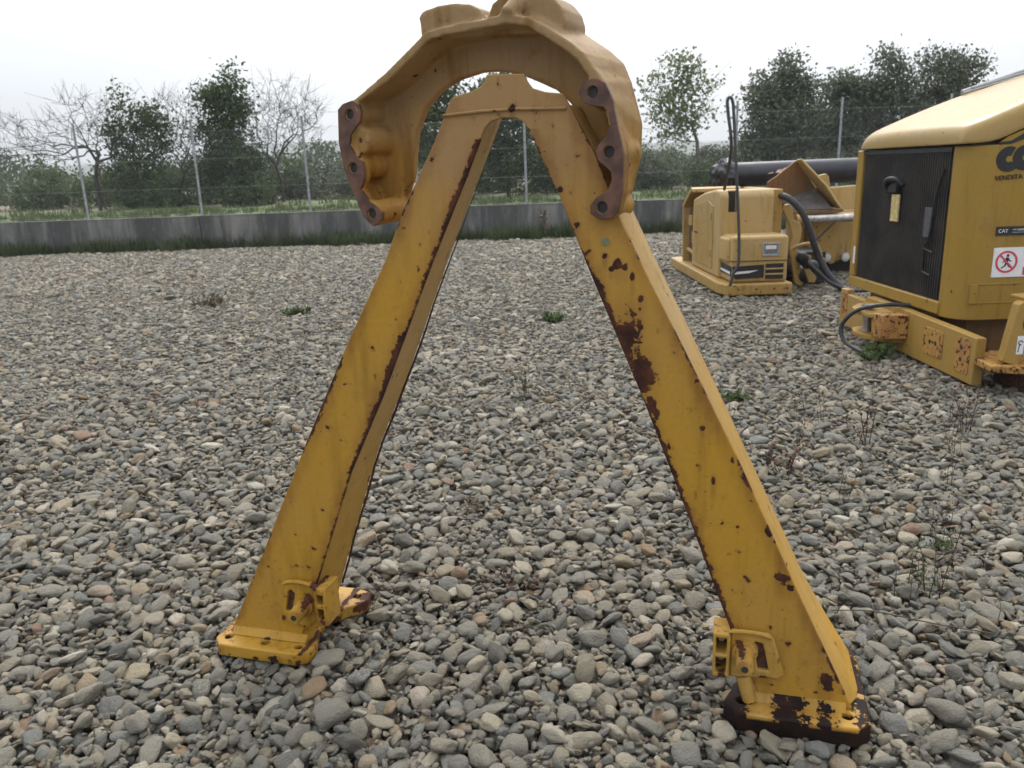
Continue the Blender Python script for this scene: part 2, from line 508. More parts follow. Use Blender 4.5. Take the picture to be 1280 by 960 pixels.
def mat_field():
    n = NT('field_soil_grass')
    a = n.noise(.35, 6, .65)
    b = n.noise(3.0, 6, .7, stretch=(.35, 1, 1))
    X, Y, Z = n.xyz()
    near = n.rng(n.math('ADD', Y, n.math('MULTIPLY', n.math('SUBTRACT', a, .5), 8)), 24, 32, 1, 0)
    soil = n.mix(n.rng(b, .35, .65), (.10, .085, .055), (.20, .17, .12))
    grass = n.mix(n.rng(b, .3, .7), (.055, .095, .025), (.11, .15, .045))
    f = n.math('MAXIMUM', near, n.rng(a, .5, .62, 0, .8))
    n.bump(b, .6, .08)
    return n.done(n.mix(f, soil, grass), .95)

bm = nb()
xs = [-1400, -60, -30, -15, -8, 0, 8, 15, 30, 60, 1400]
ys = [-1400, -40, -10, 0, 5, 10, 15, 20.3, 60, 1400]
gv = [[bm.verts.new((x, y, -.075)) for x in xs] for y in ys]
for j in range(len(ys) - 1):
    for i in range(len(xs) - 1):
        bm.faces.new((gv[j][i], gv[j][i + 1], gv[j + 1][i + 1], gv[j + 1][i]))
M['gravel_base'] = mat_gravel_base()
ground = tag(link('gravel_ground', bm, M['gravel_base']), kind='structure')

# field beyond the wall, a terrace at the height of the wall top
fx = np.concatenate([np.linspace(-1380, -60, 14), np.linspace(-50, 50, 81), np.linspace(60, 1380, 14)])
fy = np.concatenate([np.linspace(20.16, 45, 40), np.linspace(47, 140, 30), np.linspace(160, 1380, 20)])
FX, FY = np.meshgrid(fx, fy)
def field_z(x, y):
    return .74 + .04 * np.sin(x * .9 + y * .7) * np.clip((y - 20.5) / 3, 0, 1) + .03 * np.sin(x * 2.3 - y * 1.9) * np.clip((y - 20.5) / 3, 0, 1)
V = np.stack([FX, FY, field_z(FX, FY)], -1).reshape(-1, 3)
nx_, ny_ = len(fx), len(fy)
idx = np.arange(nx_ * ny_).reshape(ny_, nx_)
F4 = np.stack([idx[:-1, :-1], idx[:-1, 1:], idx[1:, 1:], idx[1:, :-1]], -1).reshape(-1, 4)
M['field'] = mat_field()
tag(from_np('field', V, F4, M['field'], smooth=True), kind='structure')

# hills on the horizon
hx = np.linspace(-1300, 1300, 140)
hyl = np.linspace(760, 1330, 12)
def ridge(x):
    return 20 + 9 * np.sin(x * .006 + 1.2) + 5 * np.sin(x * .017 + .4) + 2 * np.sin(x * .051)
HV = np.array([(x, y, .3 + ridge(x + (j * 37)) * math.sin(min(1, j / 5) * math.pi / 2) * (1 + .05 * j)) for j, y in enumerate(hyl) for x in hx])
idx = np.arange(len(HV)).reshape(len(hyl), len(hx))
F4 = np.stack([idx[:-1, :-1], idx[:-1, 1:], idx[1:, 1:], idx[1:, :-1]], -1).reshape(-1, 4)
M['hill'] = plain('hill_woods', (.05, .065, .035), .9, .5, .03)
tag(from_np('hills', HV, F4, M['hill'], smooth=True), kind='structure')

# ------------------------------------------------------------------ pebbles
M['pebble'] = mat_pebble()
PROTO = []
PRO_COL = bpy.data.collections.new('pebble_shapes')      # shapes only, never linked to the scene
for k in range(16):
    bm = nb()
    bmesh.ops.create_icosphere(bm, subdivisions=3, radius=1.0)
    rr = random.Random(100 + k)
    planes = []
    for _ in range(rr.randint(9, 15)):
        d = Vector((rr.gauss(0, 1), rr.gauss(0, 1), rr.gauss(0, 1))).normalized()
        planes.append((d, rr.uniform(.52, .90)))
    o3 = Vector((k * 3.1, 1.7, 5.2))
    for v in bm.verts:
        p = v.co.normalized()
        rad = 1.0
        for d, h in planes:                       # worn flat faces
            c = p.dot(d)
            if c > .05:
                lim = h / c
                if lim < rad: rad = rad * .10 + lim * .90
        rad *= 1 + .16 * mnoise.noise(p * 1.3 + o3) + .07 * mnoise.noise(p * 3.2 + o3)
        v.co = p * rad
    me = bpy.data.meshes.new('pebble')
    bm.to_mesh(me); bm.free()
    me.shade_smooth()
    me.materials.append(M['pebble'])
    PROTO.append(me)
    po = bpy.data.objects.new('pebble_shape_%02d' % k, me)
    PRO_COL.objects.link(po)

TH = -math.atan2(.46, 1.68)
FO = Vector((-.06, 2.27, 0))
E1 = np.array([math.cos(TH), math.sin(TH)]); E2 = np.array([-math.sin(TH), math.cos(TH)])
def to_frame(x, y):
    q = np.array([x - FO.x, y - FO.y]); return q @ E1, q @ E2
def on_plate(x, y, r):
    s, d = to_frame(x, y)
    if -.10 - r < d < .38 + r:
        if -1.06 - r < s < -.63 + r or .66 - r < s < 1.11 + r: return True
    return False

def pebble_size(n):
    a = np.exp(rng.normal(math.log(.0152), .54, n))     # half of the long axis
    a = np.clip(a, .0055, .056)
    b = a * rng.uniform(.58, .92, n)
    c = a * rng.uniform(.28, .58, n)
    return a, b, c

# near zone: pebbles dropped one by one on a height grid
X0, X1, Y0, Y1, GR = -6.2, 6.2, .9, 6.6, .0125
gw, gh = int((X1 - X0) / GR), int((Y1 - Y0) / GR)
Hm = np.zeros((gh, gw), np.float32)
NN = 128000
cx = rng.uniform(X0, X1, NN * 2); cy = rng.uniform(Y0, Y1, NN * 2)
keep = np.abs(cx) < .74 * cy + .75
cx, cy = cx[keep][:NN], cy[keep][:NN]
NN = len(cx)
pa, pb, pc = pebble_size(NN)
big = rng.random(NN) < .05
pa[big] *= 1.35; pb[big] *= 1.35; pc[big] *= 1.25
yaw = rng.uniform(0, 6.283, NN)
jx, jy = rng.normal(0, .11, (NN, 7)), rng.normal(0, .11, (NN, 7))
nodes = []
for i in range(NN):
    a, b, c = pa[i], pb[i], pc[i]
    rm = (a + b) * .5
    k = max(1, int(rm * .62 / GR))
    def hh(u, v):
        return Hm[min(gh - 1, max(0, v)), min(gw - 1, max(0, u))]
    best = None                                        # a pebble rolls to the lowest spot near where it lands
    for t in range(7):
        qx, qy = cx[i] + (jx[i, t] if t else 0), cy[i] + (jy[i, t] if t else 0)
        u, v = int((qx - X0) / GR), int((qy - Y0) / GR)
        lv = hh(u, v) + hh(u + k, v) + hh(u - k, v) + hh(u, v + k) + hh(u, v - k)
        if best is None or lv < best[0]: best = (lv, qx, qy)
    cx[i], cy[i] = best[1], best[2]
    gx, gy = (cx[i] - X0) / GR, (cy[i] - Y0) / GR
    ixx, iyy = int(gx), int(gy)
    hc, he, hw_, hn, hs = hh(ixx, iyy), hh(ixx + k, iyy), hh(ixx - k, iyy), hh(ixx, iyy + k), hh(ixx, iyy - k)
    tx = math.atan2(float(hn - hs), 2 * k * GR); ty = -math.atan2(float(he - hw_), 2 * k * GR)
    tx = max(-.55, min(.55, tx)) + rng.normal(0, .10); ty = max(-.55, min(.55, ty)) + rng.normal(0, .10)
    z = (hc + he + hw_ + hn + hs) / 5 * .6 + max(hc, he, hw_, hn, hs) * .4 + c * .62
    u0, u1 = max(0, int(gx - rm / GR)), min(gw, int(gx + rm / GR) + 1)
    v0, v1 = max(0, int(gy - rm / GR)), min(gh, int(gy + rm / GR) + 1)
    if u1 > u0 and v1 > v0:
        uu = (np.arange(u0, u1) - gx) * GR; vv = (np.arange(v0, v1) - gy) * GR
        q = 1 - (uu[None, :] ** 2 + vv[:, None] ** 2) / (rm * rm)
        surf = np.where(q > 0, z + c * .95 * np.sqrt(np.maximum(q, 0)) + (-math.tan(ty)) * uu[None, :] + math.tan(tx) * vv[:, None], 0)
        np.maximum(Hm[v0:v1, u0:u1], surf, out=Hm[v0:v1, u0:u1])
    nodes.append((cx[i], cy[i], z, tx, ty, yaw[i], a, b, c))
nodes = np.array(nodes)
inside = Hm[Hm > 0]
SHIFT = float(np.percentile(inside, 62))
nodes[:, 2] -= SHIFT
# nothing pokes through the steel foot plates
for i in range(NN):
    if on_plate(nodes[i, 0], nodes[i, 1], nodes[i, 6] * .9):
        top = nodes[i, 2] + nodes[i, 8]
        if on_plate(nodes[i, 0], nodes[i, 1], .0) and top > -.004:
            nodes[i, 2] -= top + .004
        elif top > .035:
            nodes[i, 2] -= top - .03
vis = nodes[:, 2] > -.11
nodes = nodes[vis]
# far zone: jittered layers
def far_layer(step, y0, y1, zlo, zhi, scale=1.0, xlim=.76):
    ys_ = np.arange(y0, y1, step); xs_ = np.arange(-.78 * y1 - 1, .78 * y1 + 1, step)
    gx, gy = np.meshgrid(xs_, ys_)
    gx = gx.ravel() + rng.uniform(-.5, .5, gx.size) * step * 1.2; gy = gy.ravel() + rng.uniform(-.5, .5, gy.size) * step * 1.2
    k = np.abs(gx) < xlim * gy + .6
    gx, gy = gx[k], gy[k]
    n = len(gx); a, b, c = pebble_size(n)
    a *= scale; b *= scale; c *= scale
    return np.stack([gx, gy, rng.uniform(zlo, zhi, n), rng.normal(0, .28, n), rng.normal(0, .28, n), rng.uniform(0, 6.28, n), a, b, c], 1)
far = np.concatenate([far_layer(.031, 6.45, 12.5, -.032, -.008, 1.12), far_layer(.043, 12.5, 19.6, -.030, -.004, 1.4), far_layer(.16, 6.5, 19.6, -.010, .002, 1.6)])
allp = np.concatenate([nodes, far])
# the 300 that show largest become objects of their own
C0 = np.array([0, 0, EYE]); rel = allp[:, :3] - C0
zc = rel @ np.array(fwd); uu = rel @ np.array(ix) / zc; vv = rel @ np.array(iy) / zc
topz = allp[:, 2]
inview = (zc > .3) & (np.abs(uu) < .62) & (np.abs(vv) < .465) & (topz > -.012)
scr = np.where(inview, np.sqrt(allp[:, 6] * allp[:, 7]) / np.maximum(zc, .1), 0)
order = np.argsort(-scr)[:300]
single = np.zeros(len(allp), bool); single[order] = True
for i in order:
    p = allp[i]
    o = bpy.data.objects.new('pebble', PROTO[int(rng.integers(16))])
    COL.objects.link(o)
    o.parent = ground
    o.location = p[:3]; o.rotation_euler = (p[3], p[4], p[5]); o.scale = p[6:9]
rest = allp[~single]
me = bpy.data.meshes.new('pebbles')
me.vertices.add(len(rest)); me.vertices.foreach_set('co', rest[:, :3].astype(np.float32).ravel())
for nm, sl in (('turn', rest[:, 3:6]), ('size', rest[:, 6:9])):
    at = me.attributes.new(nm, 'FLOAT_VECTOR', 'POINT'); at.data.foreach_set('vector', sl.astype(np.float32).ravel())
at = me.attributes.new('pick', 'INT', 'POINT'); at.data.foreach_set('value', rng.integers(0, 16, len(rest)).astype(np.int32))
po = bpy.data.objects.new('pebbles', me)
COL.objects.link(po)
po.parent = ground
tag(po, kind='stuff')
gt = bpy.data.node_groups.new('scatter_pebbles', 'GeometryNodeTree')
gt.interface.new_socket('Geometry', in_out='INPUT', socket_type='NodeSocketGeometry')
gt.interface.new_socket('Geometry', in_out='OUTPUT', socket_type='NodeSocketGeometry')
gi = gt.nodes.new('NodeGroupInput'); go = gt.nodes.new('NodeGroupOutput')
ip = gt.nodes.new('GeometryNodeInstanceOnPoints')
ci = gt.nodes.new('GeometryNodeCollectionInfo')
ci.inputs['Collection'].default_value = PRO_COL
ci.inputs['Separate Children'].default_value = True
ci.inputs['Reset Children'].default_value = True
def gattr(nm, ty):
    n = gt.nodes.new('GeometryNodeInputNamedAttribute'); n.data_type = ty
    n.inputs['Name'].default_value = nm
    return n.outputs['Attribute']
e2r = gt.nodes.new('FunctionNodeEulerToRotation')
gt.links.new(gattr('turn', 'FLOAT_VECTOR'), e2r.inputs[0])
gt.links.new(gi.outputs[0], ip.inputs['Points'])
gt.links.new(ci.outputs[0], ip.inputs['Instance'])
ip.inputs['Pick Instance'].default_value = True
gt.links.new(gattr('pick', 'INT'), ip.inputs['Instance Index'])
gt.links.new(e2r.outputs[0], ip.inputs['Rotation'])
gt.links.new(gattr('size', 'FLOAT_VECTOR'), ip.inputs['Scale'])
gt.links.new(ip.outputs[0], go.inputs[0])
md = po.modifiers.new('scatter', 'NODES'); md.node_group = gt
print('pebbles', len(allp), 'near', len(nodes), 'shift', SHIFT)

# ------------------------------------------------------------------ boundary wall and fence
def mat_wall():
    n = NT('wall_concrete')
    X, Y, Z = n.xyz()
    st = n.noise(2.6, 6, .7, stretch=(.55, 1, .10))
    st2 = n.noise(9, 5, .65, stretch=(.7, 1, .10))
    bl = n.noise(5, 6, .65)
    c = n.mix(n.rng(st, .40, .66), (.075, .073, .070), (.225, .217, .20))
    c = n.mix(n.rng(st2, .45, .72, 0, .4), c, (.055, .056, .056))
    c = n.mix(n.rng(bl, .58, .75, 0, .5), c, (.28, .27, .25))
    top = n.rng(n.math('ADD', Z, n.math('MULTIPLY', n.math('SUBTRACT', bl, .5), .16)), .70, .80)
    c = n.mix(n.math('MULTIPLY', top, .75), c, (.075, .075, .06))
    n.bump(n.math('ADD', bl, n.math('MULTIPLY', n.noise(60, 3), .4)), .4, .01)
    return n.done(c, .9)
M['wall'] = mat_wall()
wall = empty('boundary_wall', (0, 20, 0), 'long low grey concrete wall streaked with damp along the far edge of the gravel', 'wall')
bm = nb()
xj = -30.0
joints = [-30, -23.2, -18.1, -12.75, -7.5, -2.1, 3.2, 8.6, 13.9, 19.5, 27]
for k, (a, b) in enumerate(zip(joints, joints[1:])):
    bm = nb()
    box(bm, a + .006, b - .006, 0, .2, -.1, .765 + .006 * (k % 3))
    link('wall_panel', bm, M['wall'], wall, bevel=.012)
fence = empty('mesh_fence', (0, 20.24, .7), 'wire mesh fence on thin grey posts standing behind the concrete wall', 'fence')
post_x = [-26.3, -23.6, -20.95, -18.3, -15.65, -12.98, -10.31, -7.5, -4.82, -2.15, .52, 3.1, 5.65, 8.16, 10.8, 13.4, 16, 18.6, 21.2]
for i, x in enumerate(post_x):
    bm = nb()
    t = random.uniform(-.012, .012)
    tube(bm, [(x, 0, -.2), (x + t, 0, 2.28)], .03, 8)
    tube(bm, [(x + t, 0, 2.28), (x + t, 0, 2.31)], .034, 8)
    link('post', bm, M['galv'], fence, smooth=True)
V, F4 = [], []
def wire(p, q, r=.00065):
    b = len(V)
    d = (Vector(q) - Vector(p)).normalized(); u = d.orthogonal().normalized() * r; v = d.cross(u.normalized()) * r
    for c in (Vector(p), Vector(q)):
        for a in (0, 2.094, 4.189):
            V.append(tuple(c + u * math.cos(a) + v * math.sin(a)))
    for k in range(3):
        F4.append((b + k, b + (k + 1) % 3, b + 3 + (k + 1) % 3, b + 3 + k))
x0, x1, zt = -26.3, 21.2, 2.05
for k in range(int((x1 - x0) / .085) + 24):
    x = x0 + k * .085
    wire((x - 2.0, .036, .05), (x, .036, zt)); wire((x, .039, .05), (x - 2.0, .039, zt))
for z in (.1, .72, 1.4, 2.05):
    wire((x0, .034, z), (x1, .034, z), .0022)
M['wire'] = plain('fence_wire', (.36, .37, .38), .5, .1, 5, metal=.2)
tag(from_np('wire_mesh', V, F4, M['wire'], fence), kind='stuff')

# ------------------------------------------------------------------ the A-frame
frame = empty('support_frame', FO, 'tall rusty yellow steel A-shaped frame with a horseshoe casting on top, standing on the gravel', 'machine frame', rz=TH)
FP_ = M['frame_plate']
def lerp_line(p, q, z):
    t = (z - p[1]) / (q[1] - p[1])
    return p[0] + (q[0] - p[0]) * t
# one front plate, cut like an A with a neck
A_out = [(-1.006, .047), (-.978, .10), (-.828, .387), (-.638, .76), (-.457, 1.099), (-.31, 1.353), (-.244, 1.494), (-.133, 1.686), (-.083, 1.789), (-.066, 1.797), (-.016, 1.808), (.004, 1.818), (.016, 1.830), (.022, 1.846),
         (.124, 1.842), (.131, 1.823), (.145, 1.805), (.181, 1.793), (.228, 1.787), (.311, 1.631), (.383, 1.45), (.448, 1.315), (.518, 1.177), (.703, .805), (.88, .418), (1.03, .10), (1.052, .051),
         (.797, .051), (.775, .10), (.705, .264), (.58, .602), (.44, .97), (.30, 1.307), (.212, 1.529), (.155, 1.651), (.133, 1.70), (.118, 1.722), (.098, 1.732), (.062, 1.735), (.03, 1.727), (.012, 1.712),
         (-.004, 1.68), (-.05, 1.581), (-.166, 1.345), (-.351, .941), (-.482, .683), (-.633, .305), (-.712, .10), (-.733, .047)]
bm = prism(nb(), A_out, 0, .016)
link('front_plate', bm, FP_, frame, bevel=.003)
# raised weld ridge across the neck
bm = nb()
tube(bm, [(-.105, -.002, 1.748), (0, -.004, 1.754), (.1, -.004, 1.755), (.235, -.002, 1.750)], .0045, 8)
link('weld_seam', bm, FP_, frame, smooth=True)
# hollow legs behind the plate, deeper and flaring towards the foot
PL = {'li': ([-.712, -.633, -.482, -.351, -.166, -.05, .012], [.10, .305, .683, .941, 1.345, 1.581, 1.712]),
      'lo': ([-.978, -.828, -.638, -.457, -.31, -.244, -.133, -.083], [.10, .387, .76, 1.099, 1.353, 1.494, 1.686, 1.789]),
      'ri': ([.775, .705, .58, .44, .30, .212, .155, .123], [.10, .264, .602, .97, 1.307, 1.529, 1.651, 1.714]),
      'ro': ([1.03, .88, .703, .518, .448, .383, .311, .228], [.10, .418, .805, 1.177, 1.315, 1.45, 1.631, 1.787])}
def edge_at(k, z):
    s_, z_ = PL[k]
    if z < z_[0]: return s_[0] + (s_[1] - s_[0]) * (z - z_[0]) / (z_[1] - z_[0])
    return float(np.interp(z, z_, s_))
def leg(side):
    bm = nb()
    rows = []
    for z in (.05, .10, .18, .305, .4, .55, .683, .85, .94, 1.15, 1.345, 1.5, 1.58, 1.66, 1.76):
        si, so = (edge_at('li', z), edge_at('lo', z)) if side < 0 else (edge_at('ri', z), edge_at('ro', z))
        D = .325 - .14 * min(1, z / 1.6)
        fl = .002 + .014 * max(0, min(1, (z - .8) / .5)) + .034 * max(0, 1 - z / .27)
        si += side * .012                         # web set back from the plate edge
        if z > 1.7: si = .02 if side < 0 else .115
        so_f = so - side * .004
        so_b = so + side * fl
        m_ = (so_f + so_b) / 2 + side * .004
        rows.append([bm.verts.new(c) for c in ((si, .0165, z), (so_f, .0165, z), (m_, .05, z), (so_b, .10, z), (so_b, D - .012, z), (so_b - side * .012, D, z), (si + side * .01, D, z), (si, D - .012, z))])
    for a, b in zip(rows, rows[1:]):
        for k in range(8):
            bm.faces.new((a[k], a[(k + 1) % 8], b[(k + 1) % 8], b[k]))
    bm.faces.new(rows[0]); bm.faces.new(rows[-1])
    return link('leg', bm, M['frame_side'], frame, bevel=.006)
leg(-1); leg(1)
# dark rubbing strip along the rear inner edge of each leg
for (zi, sg) in (('li', 1), ('ri', -1)):
    bm = nb()
    pts = []
    for k in range(16):
        z = .10 + k * .1
        s_ = edge_at(zi, z) - sg * .012
        D = .325 - .14 * min(1, z / 1.6)
        pts.append((s_ + sg * (.003 + .002 * math.sin(k * 2.1)), D - .006, z))
    tube(bm, pts, [.0045] * 9 + [.004, .0035, .003, .0025, .002, .0015, .001], 6)
    link('rear_edge_weld', bm, M['rust'], frame, smooth=True)
# foot plates
hole = lambda x, y, r=.015: circle(x, y, r, 14)
footL = [(-1.038, -.045), (-1.005, -.082), (-.705, -.084), (-.672, -.060), (-.662, -.02), (-.688, .04), (-.712, .11), (-.705, .18), (-.668, .235), (-.632, .262), (-.612, .30), (-.628, .355), (-.70, .372), (-1.0, .372), (-1.038, .33)]
bm = prism(nb(), footL, .0, .046, 'z', [hole(-.995, -.030), hole(-.847, -.036), hole(-.718, -.036), hole(-.668, .315)])
link('foot_plate', bm, M['foot_left'], frame, bevel=.005)
footR = [(.690, -.03), (.725, -.082), (1.06, -.086), (1.098, -.05), (1.102, .30), (1.07, .372), (.72, .372), (.665, .35), (.655, .30), (.69, .25), (.735, .20), (.745, .12), (.72, .05)]
bm = prism(nb(), footR, -.012, .050, 'z', [hole(.745, -.022), hole(1.035, -.03), hole(.70, .31)])
tag(link('foot_plate', bm, M['foot_right'], frame, bevel=.006), 'scorched black and rusty foot plate under the right leg')
# sloping fillet where the plate meets the feet
for (xa, xb, m_) in ((-.99, -.70, M['foot_left']), (.765, 1.035, M['foot_right'])):
    bm = nb()
    q = [bm.verts.new(c) for c in ((xa, -.022, .047), (xb, -.022, .047), (xb, .0, .074), (xa, .0, .074), (xa, .02, .047), (xb, .02, .047))]
    for f in ((0, 1, 2, 3), (3, 2, 5, 4), (0, 3, 4), (1, 5, 2), (0, 4, 5, 1)):
        bm.faces.new([q[i] for i in f])
    link('weld_fillet', bm, m_, frame, bevel=.004)
# pin brackets
def bracket(poly, ridge, slot, knob, blk, holes_, kd):
    bm = prism(nb(), poly, -.020, -.0005, 'y', [slot])
    b = link('pin_bracket', bm, M['bracket'], frame, bevel=.005)
    bm = nb(); tube(bm, smooth_path(ridge, 4), .0065, 8)
    link('bracket_rim', bm, M['bracket'], b, smooth=True)
    bm = nb(); tube(bm, [(knob[0], -.004, knob[1]), (knob[0], -.030, knob[1]), (knob[0], -.031, knob[1])], [.040, .036, .030], 14)
    tube(bm, [(knob[0], -.028, knob[1]), (knob[0] + kd[0], kd[1] + .004, knob[1] + kd[2]), (knob[0] + kd[0], kd[1], knob[1] + kd[2])], [.026, .025, .021], 16)
    pin = link('pin', bm, M['bracket'], b, smooth=True)
    bm = nb(); tube(bm, [(knob[0] + kd[0], kd[1] - .0015, knob[1] + kd[2]), (knob[0] + kd[0], kd[1] + .003, knob[1] + kd[2])], [.010, .010], 10)
    link('pin_hole', bm, M['bore'], b)
    bm = prism(nb(), blk, -.034, .06, 'y', holes_)
    lug = link('lug', bm, M['bracket'], b, bevel=.004)
    bm = nb()
    for h in holes_:
        hx = sum(p[0] for p in h) / len(h); hz = sum(p[1] for p in h) / len(h)
        tube(bm, [(hx, .01, hz), (hx, .03, hz)], .011, 6)
    link_each('lug_bolt', bm, M['steel'], b)
    for h in holes_ + [slot]:
        xs_ = [p[0] for p in h]; zs_ = [p[1] for p in h]
        bm = nb(); y_ = -.004 if h is slot else .034
        box(bm, min(xs_) - .004, max(xs_) + .004, y_, y_ + .003, min(zs_) - .004, max(zs_) + .004)
        link('recess_back', bm, M['rust'] if h is slot else M['bore'], b)
    return b
rect = lambda x0, x1, z0, z1: [(x0, z0), (x1, z0), (x1, z1), (x0, z1)]
bracket([(-.785, .13), (-.675, .115), (-.643, .15), (-.636, .268), (-.66, .283), (-.74, .283), (-.757, .268)],
        [(-.757, -.022, .272), (-.735, -.024, .283), (-.68, -.024, .284), (-.632, -.028, .272), (-.606, -.03, .262)],
        [(-.764, .166), (-.738, .166), (-.722, .238), (-.735, .250), (-.748, .240)], (-.690, .198), rect(-.642, -.598, .135, .275), [rect(-.632, -.610, .212, .248), rect(-.634, -.612, .158, .196)], (-.004, -.085, -.012))
bracket([(.705, .125), (.845, .135), (.858, .15), (.825, .262), (.812, .277), (.705, .277)],
        [(.700, -.024, .274), (.73, -.024, .282), (.79, -.024, .280), (.818, -.022, .268)],
        [(.785, .158), (.815, .158), (.795, .245), (.775, .250), (.768, .235)], (.745, .214), rect(.655, .7045, .128, .272), [rect(.664, .694, .205, .258), rect(.664, .694, .142, .193)], (.0, -.095, -.010))
bm = nb(); tube(bm, [(.745, -.01, .125), (.755, -.02, .09), (.765, -.02, .055)], [.022, .02, .02], 10)
link('stub', bm, M['bracket'], frame, smooth=True)
bm = nb(); tube(bm, [(.338, -.004, 1.404), (.338, .004, 1.404)], .010, 12)
M['patina'] = plain('green_patina', (.16, .19, .10), .6, .2, 40)
tag(link('plug', bm, M['patina'], frame), 'small greenish round plug on the right leg')
# stained rust patch plates are paint only; the horseshoe casting follows
YROT = -R(26) - TH
yoke_of = [(-.415, -.304), (-.448, -.276), (-.504, -.138), (-.516, -.058), (-.509, .036), (-.49, .051), (-.454, .059), (-.342, .122), (-.254, .18), (-.196, .22), (-.145, .229), (-.043, .234), (.055, .24),
           (.117, .226), (.169, .196), (.224, .16), (.266, .126), (.288, .094), (.323, .052), (.345, .005), (.347, -.016), (.372, -.122), (.368, -.22), (.357, -.268), (.34, -.284), (.311, -.288)]
yoke_ob = [(-.415, -.290), (-.44, -.268), (-.49, -.138), (-.502, -.058), (-.495, .036), (-.48, .051), (-.447, .062), (-.338, .125), (-.25, .183), (-.196, .222), (-.145, .231), (-.043, .238), (.06, .246),
           (.13, .236), (.175, .216), (.225, .182), (.272, .150), (.311, .114), (.331, .068), (.347, .012), (.363, -.044), (.361, -.122), (.338, -.218), (.306, -.268), (.300, -.273), (.292, -.276)]
def inset(poly, d):
    out = []
    for i, p in enumerate(poly):
        a = Vector(poly[max(0, i - 1)]); b = Vector(poly[min(len(poly) - 1, i + 1)])
        t = (b - a).normalized()
        e = d(i) if callable(d) else d
        out.append((p[0] + t.y * e, p[1] - t.x * e))
    return out
yo = bpy.data.objects.new('yoke', None)
bm = nb()
thin_at = lambda i: i <= 6
inn = inset(yoke_of, lambda i: .014 if thin_at(i) else .024); inn2 = inset(yoke_of, lambda i: .016 if thin_at(i) else .040)
rows = []
for i in range(len(yoke_of)):
    o_, b_, n_, m2 = yoke_of[i], yoke_ob[i], inn[i], inn2[i]
    rows.append([bm.verts.new(c) for c in ((o_[0], 0, o_[1]), (b_[0], .20, b_[1]), (m2[0], .20, m2[1]), (n_[0], 0, n_[1]))])
for a, b in zip(rows, rows[1:]):
    for k in range(4):
        bm.faces.new((a[k], a[(k + 1) % 4], b[(k + 1) % 4], b[k]))
bm.faces.new(rows[0]); bm.faces.new(rows[-1])
web_out = [(-.375, -.275), (-.43, -.25), (-.485, -.13), (-.50, -.05), (-.485, .035), (-.45, .048), (-.338, .112), (-.25, .170), (-.19, .212), (-.145, .220), (-.043, .226), (.055, .232), (.117, .218), (.165, .188), (.218, .153), (.26, .12), (.285, .085), (.32, .045), (.342, -.02), (.355, -.122), (.335, -.215), (.305, -.262), (.288, -.262)]
web_in = [(.296, -.22), (.325, -.19), (.295, -.15), (.266, -.097), (.252, -.075), (.220, -.024), (.172, .026), (.142, .053), (.092, .077), (.036, .101), (-.025, .116), (-.090, .119), (-.167, .104), (-.231, .077), (-.284, .030), (-.318, -.032), (-.331, -.096), (-.342, -.161), (-.372, -.222)]
prism(bm, web_out + web_in, .116, .15)
padR = [(.311, -.288), (.34, -.284), (.357, -.268), (.368, -.22), (.372, -.122), (.347, -.016), (.345, .005), (.323, .052), (.305, .062), (.289, .064), (.266, .058), (.252, .034), (.265, .008), (.285, -.002), (.318, -.006), (.330, -.021), (.336, -.05), (.325, -.078), (.303, -.100), (.297, -.117), (.303, -.136), (.322, -.152), (.338, -.166), (.340, -.188), (.330, -.212), (.298, -.229), (.280, -.25), (.280, -.272)]
padL = [(-.415, -.304), (-.448, -.276), (-.504, -.138), (-.516, -.058), (-.509, .036), (-.49, .051), (-.454, .059), (-.432, .045), (-.427, .025), (-.432, .0), (-.452, -.02), (-.470, -.036), (-.478, -.066), (-.459, -.096), (-.436, -.115), (-.431, -.135), (-.434, -.163), (-.450, -.195), (-.425, -.228), (-.395, -.243), (-.377, -.262), (-.380, -.285)]
prism(bm, padR, .0, .05); prism(bm, padL, .0, .035)
holesR = [(.289, .031), (.332, -.117), (.313, -.256)]; holesL = [(-.468, .021), (-.471, -.131), (-.416, -.266)]
for (hx, hz) in holesL:
    tube(bm, [(hx, .0, hz), (hx + .02, .16, hz + .01)], [.036, .041], 18)
for (hx, hz) in holesR:
    tube(bm, [(hx, .0, hz), (hx, .16, hz)], [.033, .040], 18)
tube(bm, [(-.451, .012, -.054), (-.42, .16, -.05)], [.040, .046], 16)
# bosses on top of the arch
prism(bm, [(-.226, .20), (-.232, .265), (-.220, .279), (-.170, .288), (-.117, .289), (-.07, .281), (-.045, .268), (-.032, .24), (-.032, .20)], .03, .20)
prism(bm, [(-.028, .21), (-.027, .255), (-.015, .28), (.024, .303), (.055, .309), (.09, .307), (.13, .296), (.161, .278), (.186, .248), (.196, .215), (.19, .19), (.0, .2)], .055, .21)
tube(bm, [(.052, .0, .236), (.062, .04, .262), (.078, .10, .300)], [.02, .026, .03], 10)
bmesh.ops.recalc_face_normals(bm, faces=bm.faces)
me = bpy.data.meshes.new('yoke'); bm.to_mesh(me); bm.free()
bpy.data.objects.remove(yo)
yoke = bpy.data.objects.new('yoke', me); COL.objects.link(yoke)
rm_ = yoke.modifiers.new('fuse', 'REMESH'); rm_.mode = 'VOXEL'; rm_.voxel_size = .0055; rm_.use_smooth_shade = True
sm_ = yoke.modifiers.new('soften', 'SMOOTH'); sm_.iterations = 4; sm_.factor = .5
yoke.data = evaluated(yoke); yoke.modifiers.clear()
bm = nb()
for (hx, hz) in holesL + holesR:
    tube(bm, [(hx, -.03, hz), (hx, .12, hz)], .0155, 16)
tube(bm, [(-.451, -.03, -.054), (-.44, .07, -.054)], .0085, 12)
cut(yoke, bm)
yoke.data.materials.clear(); yoke.data.materials.append(M['yoke'])
yoke.data.shade_smooth()
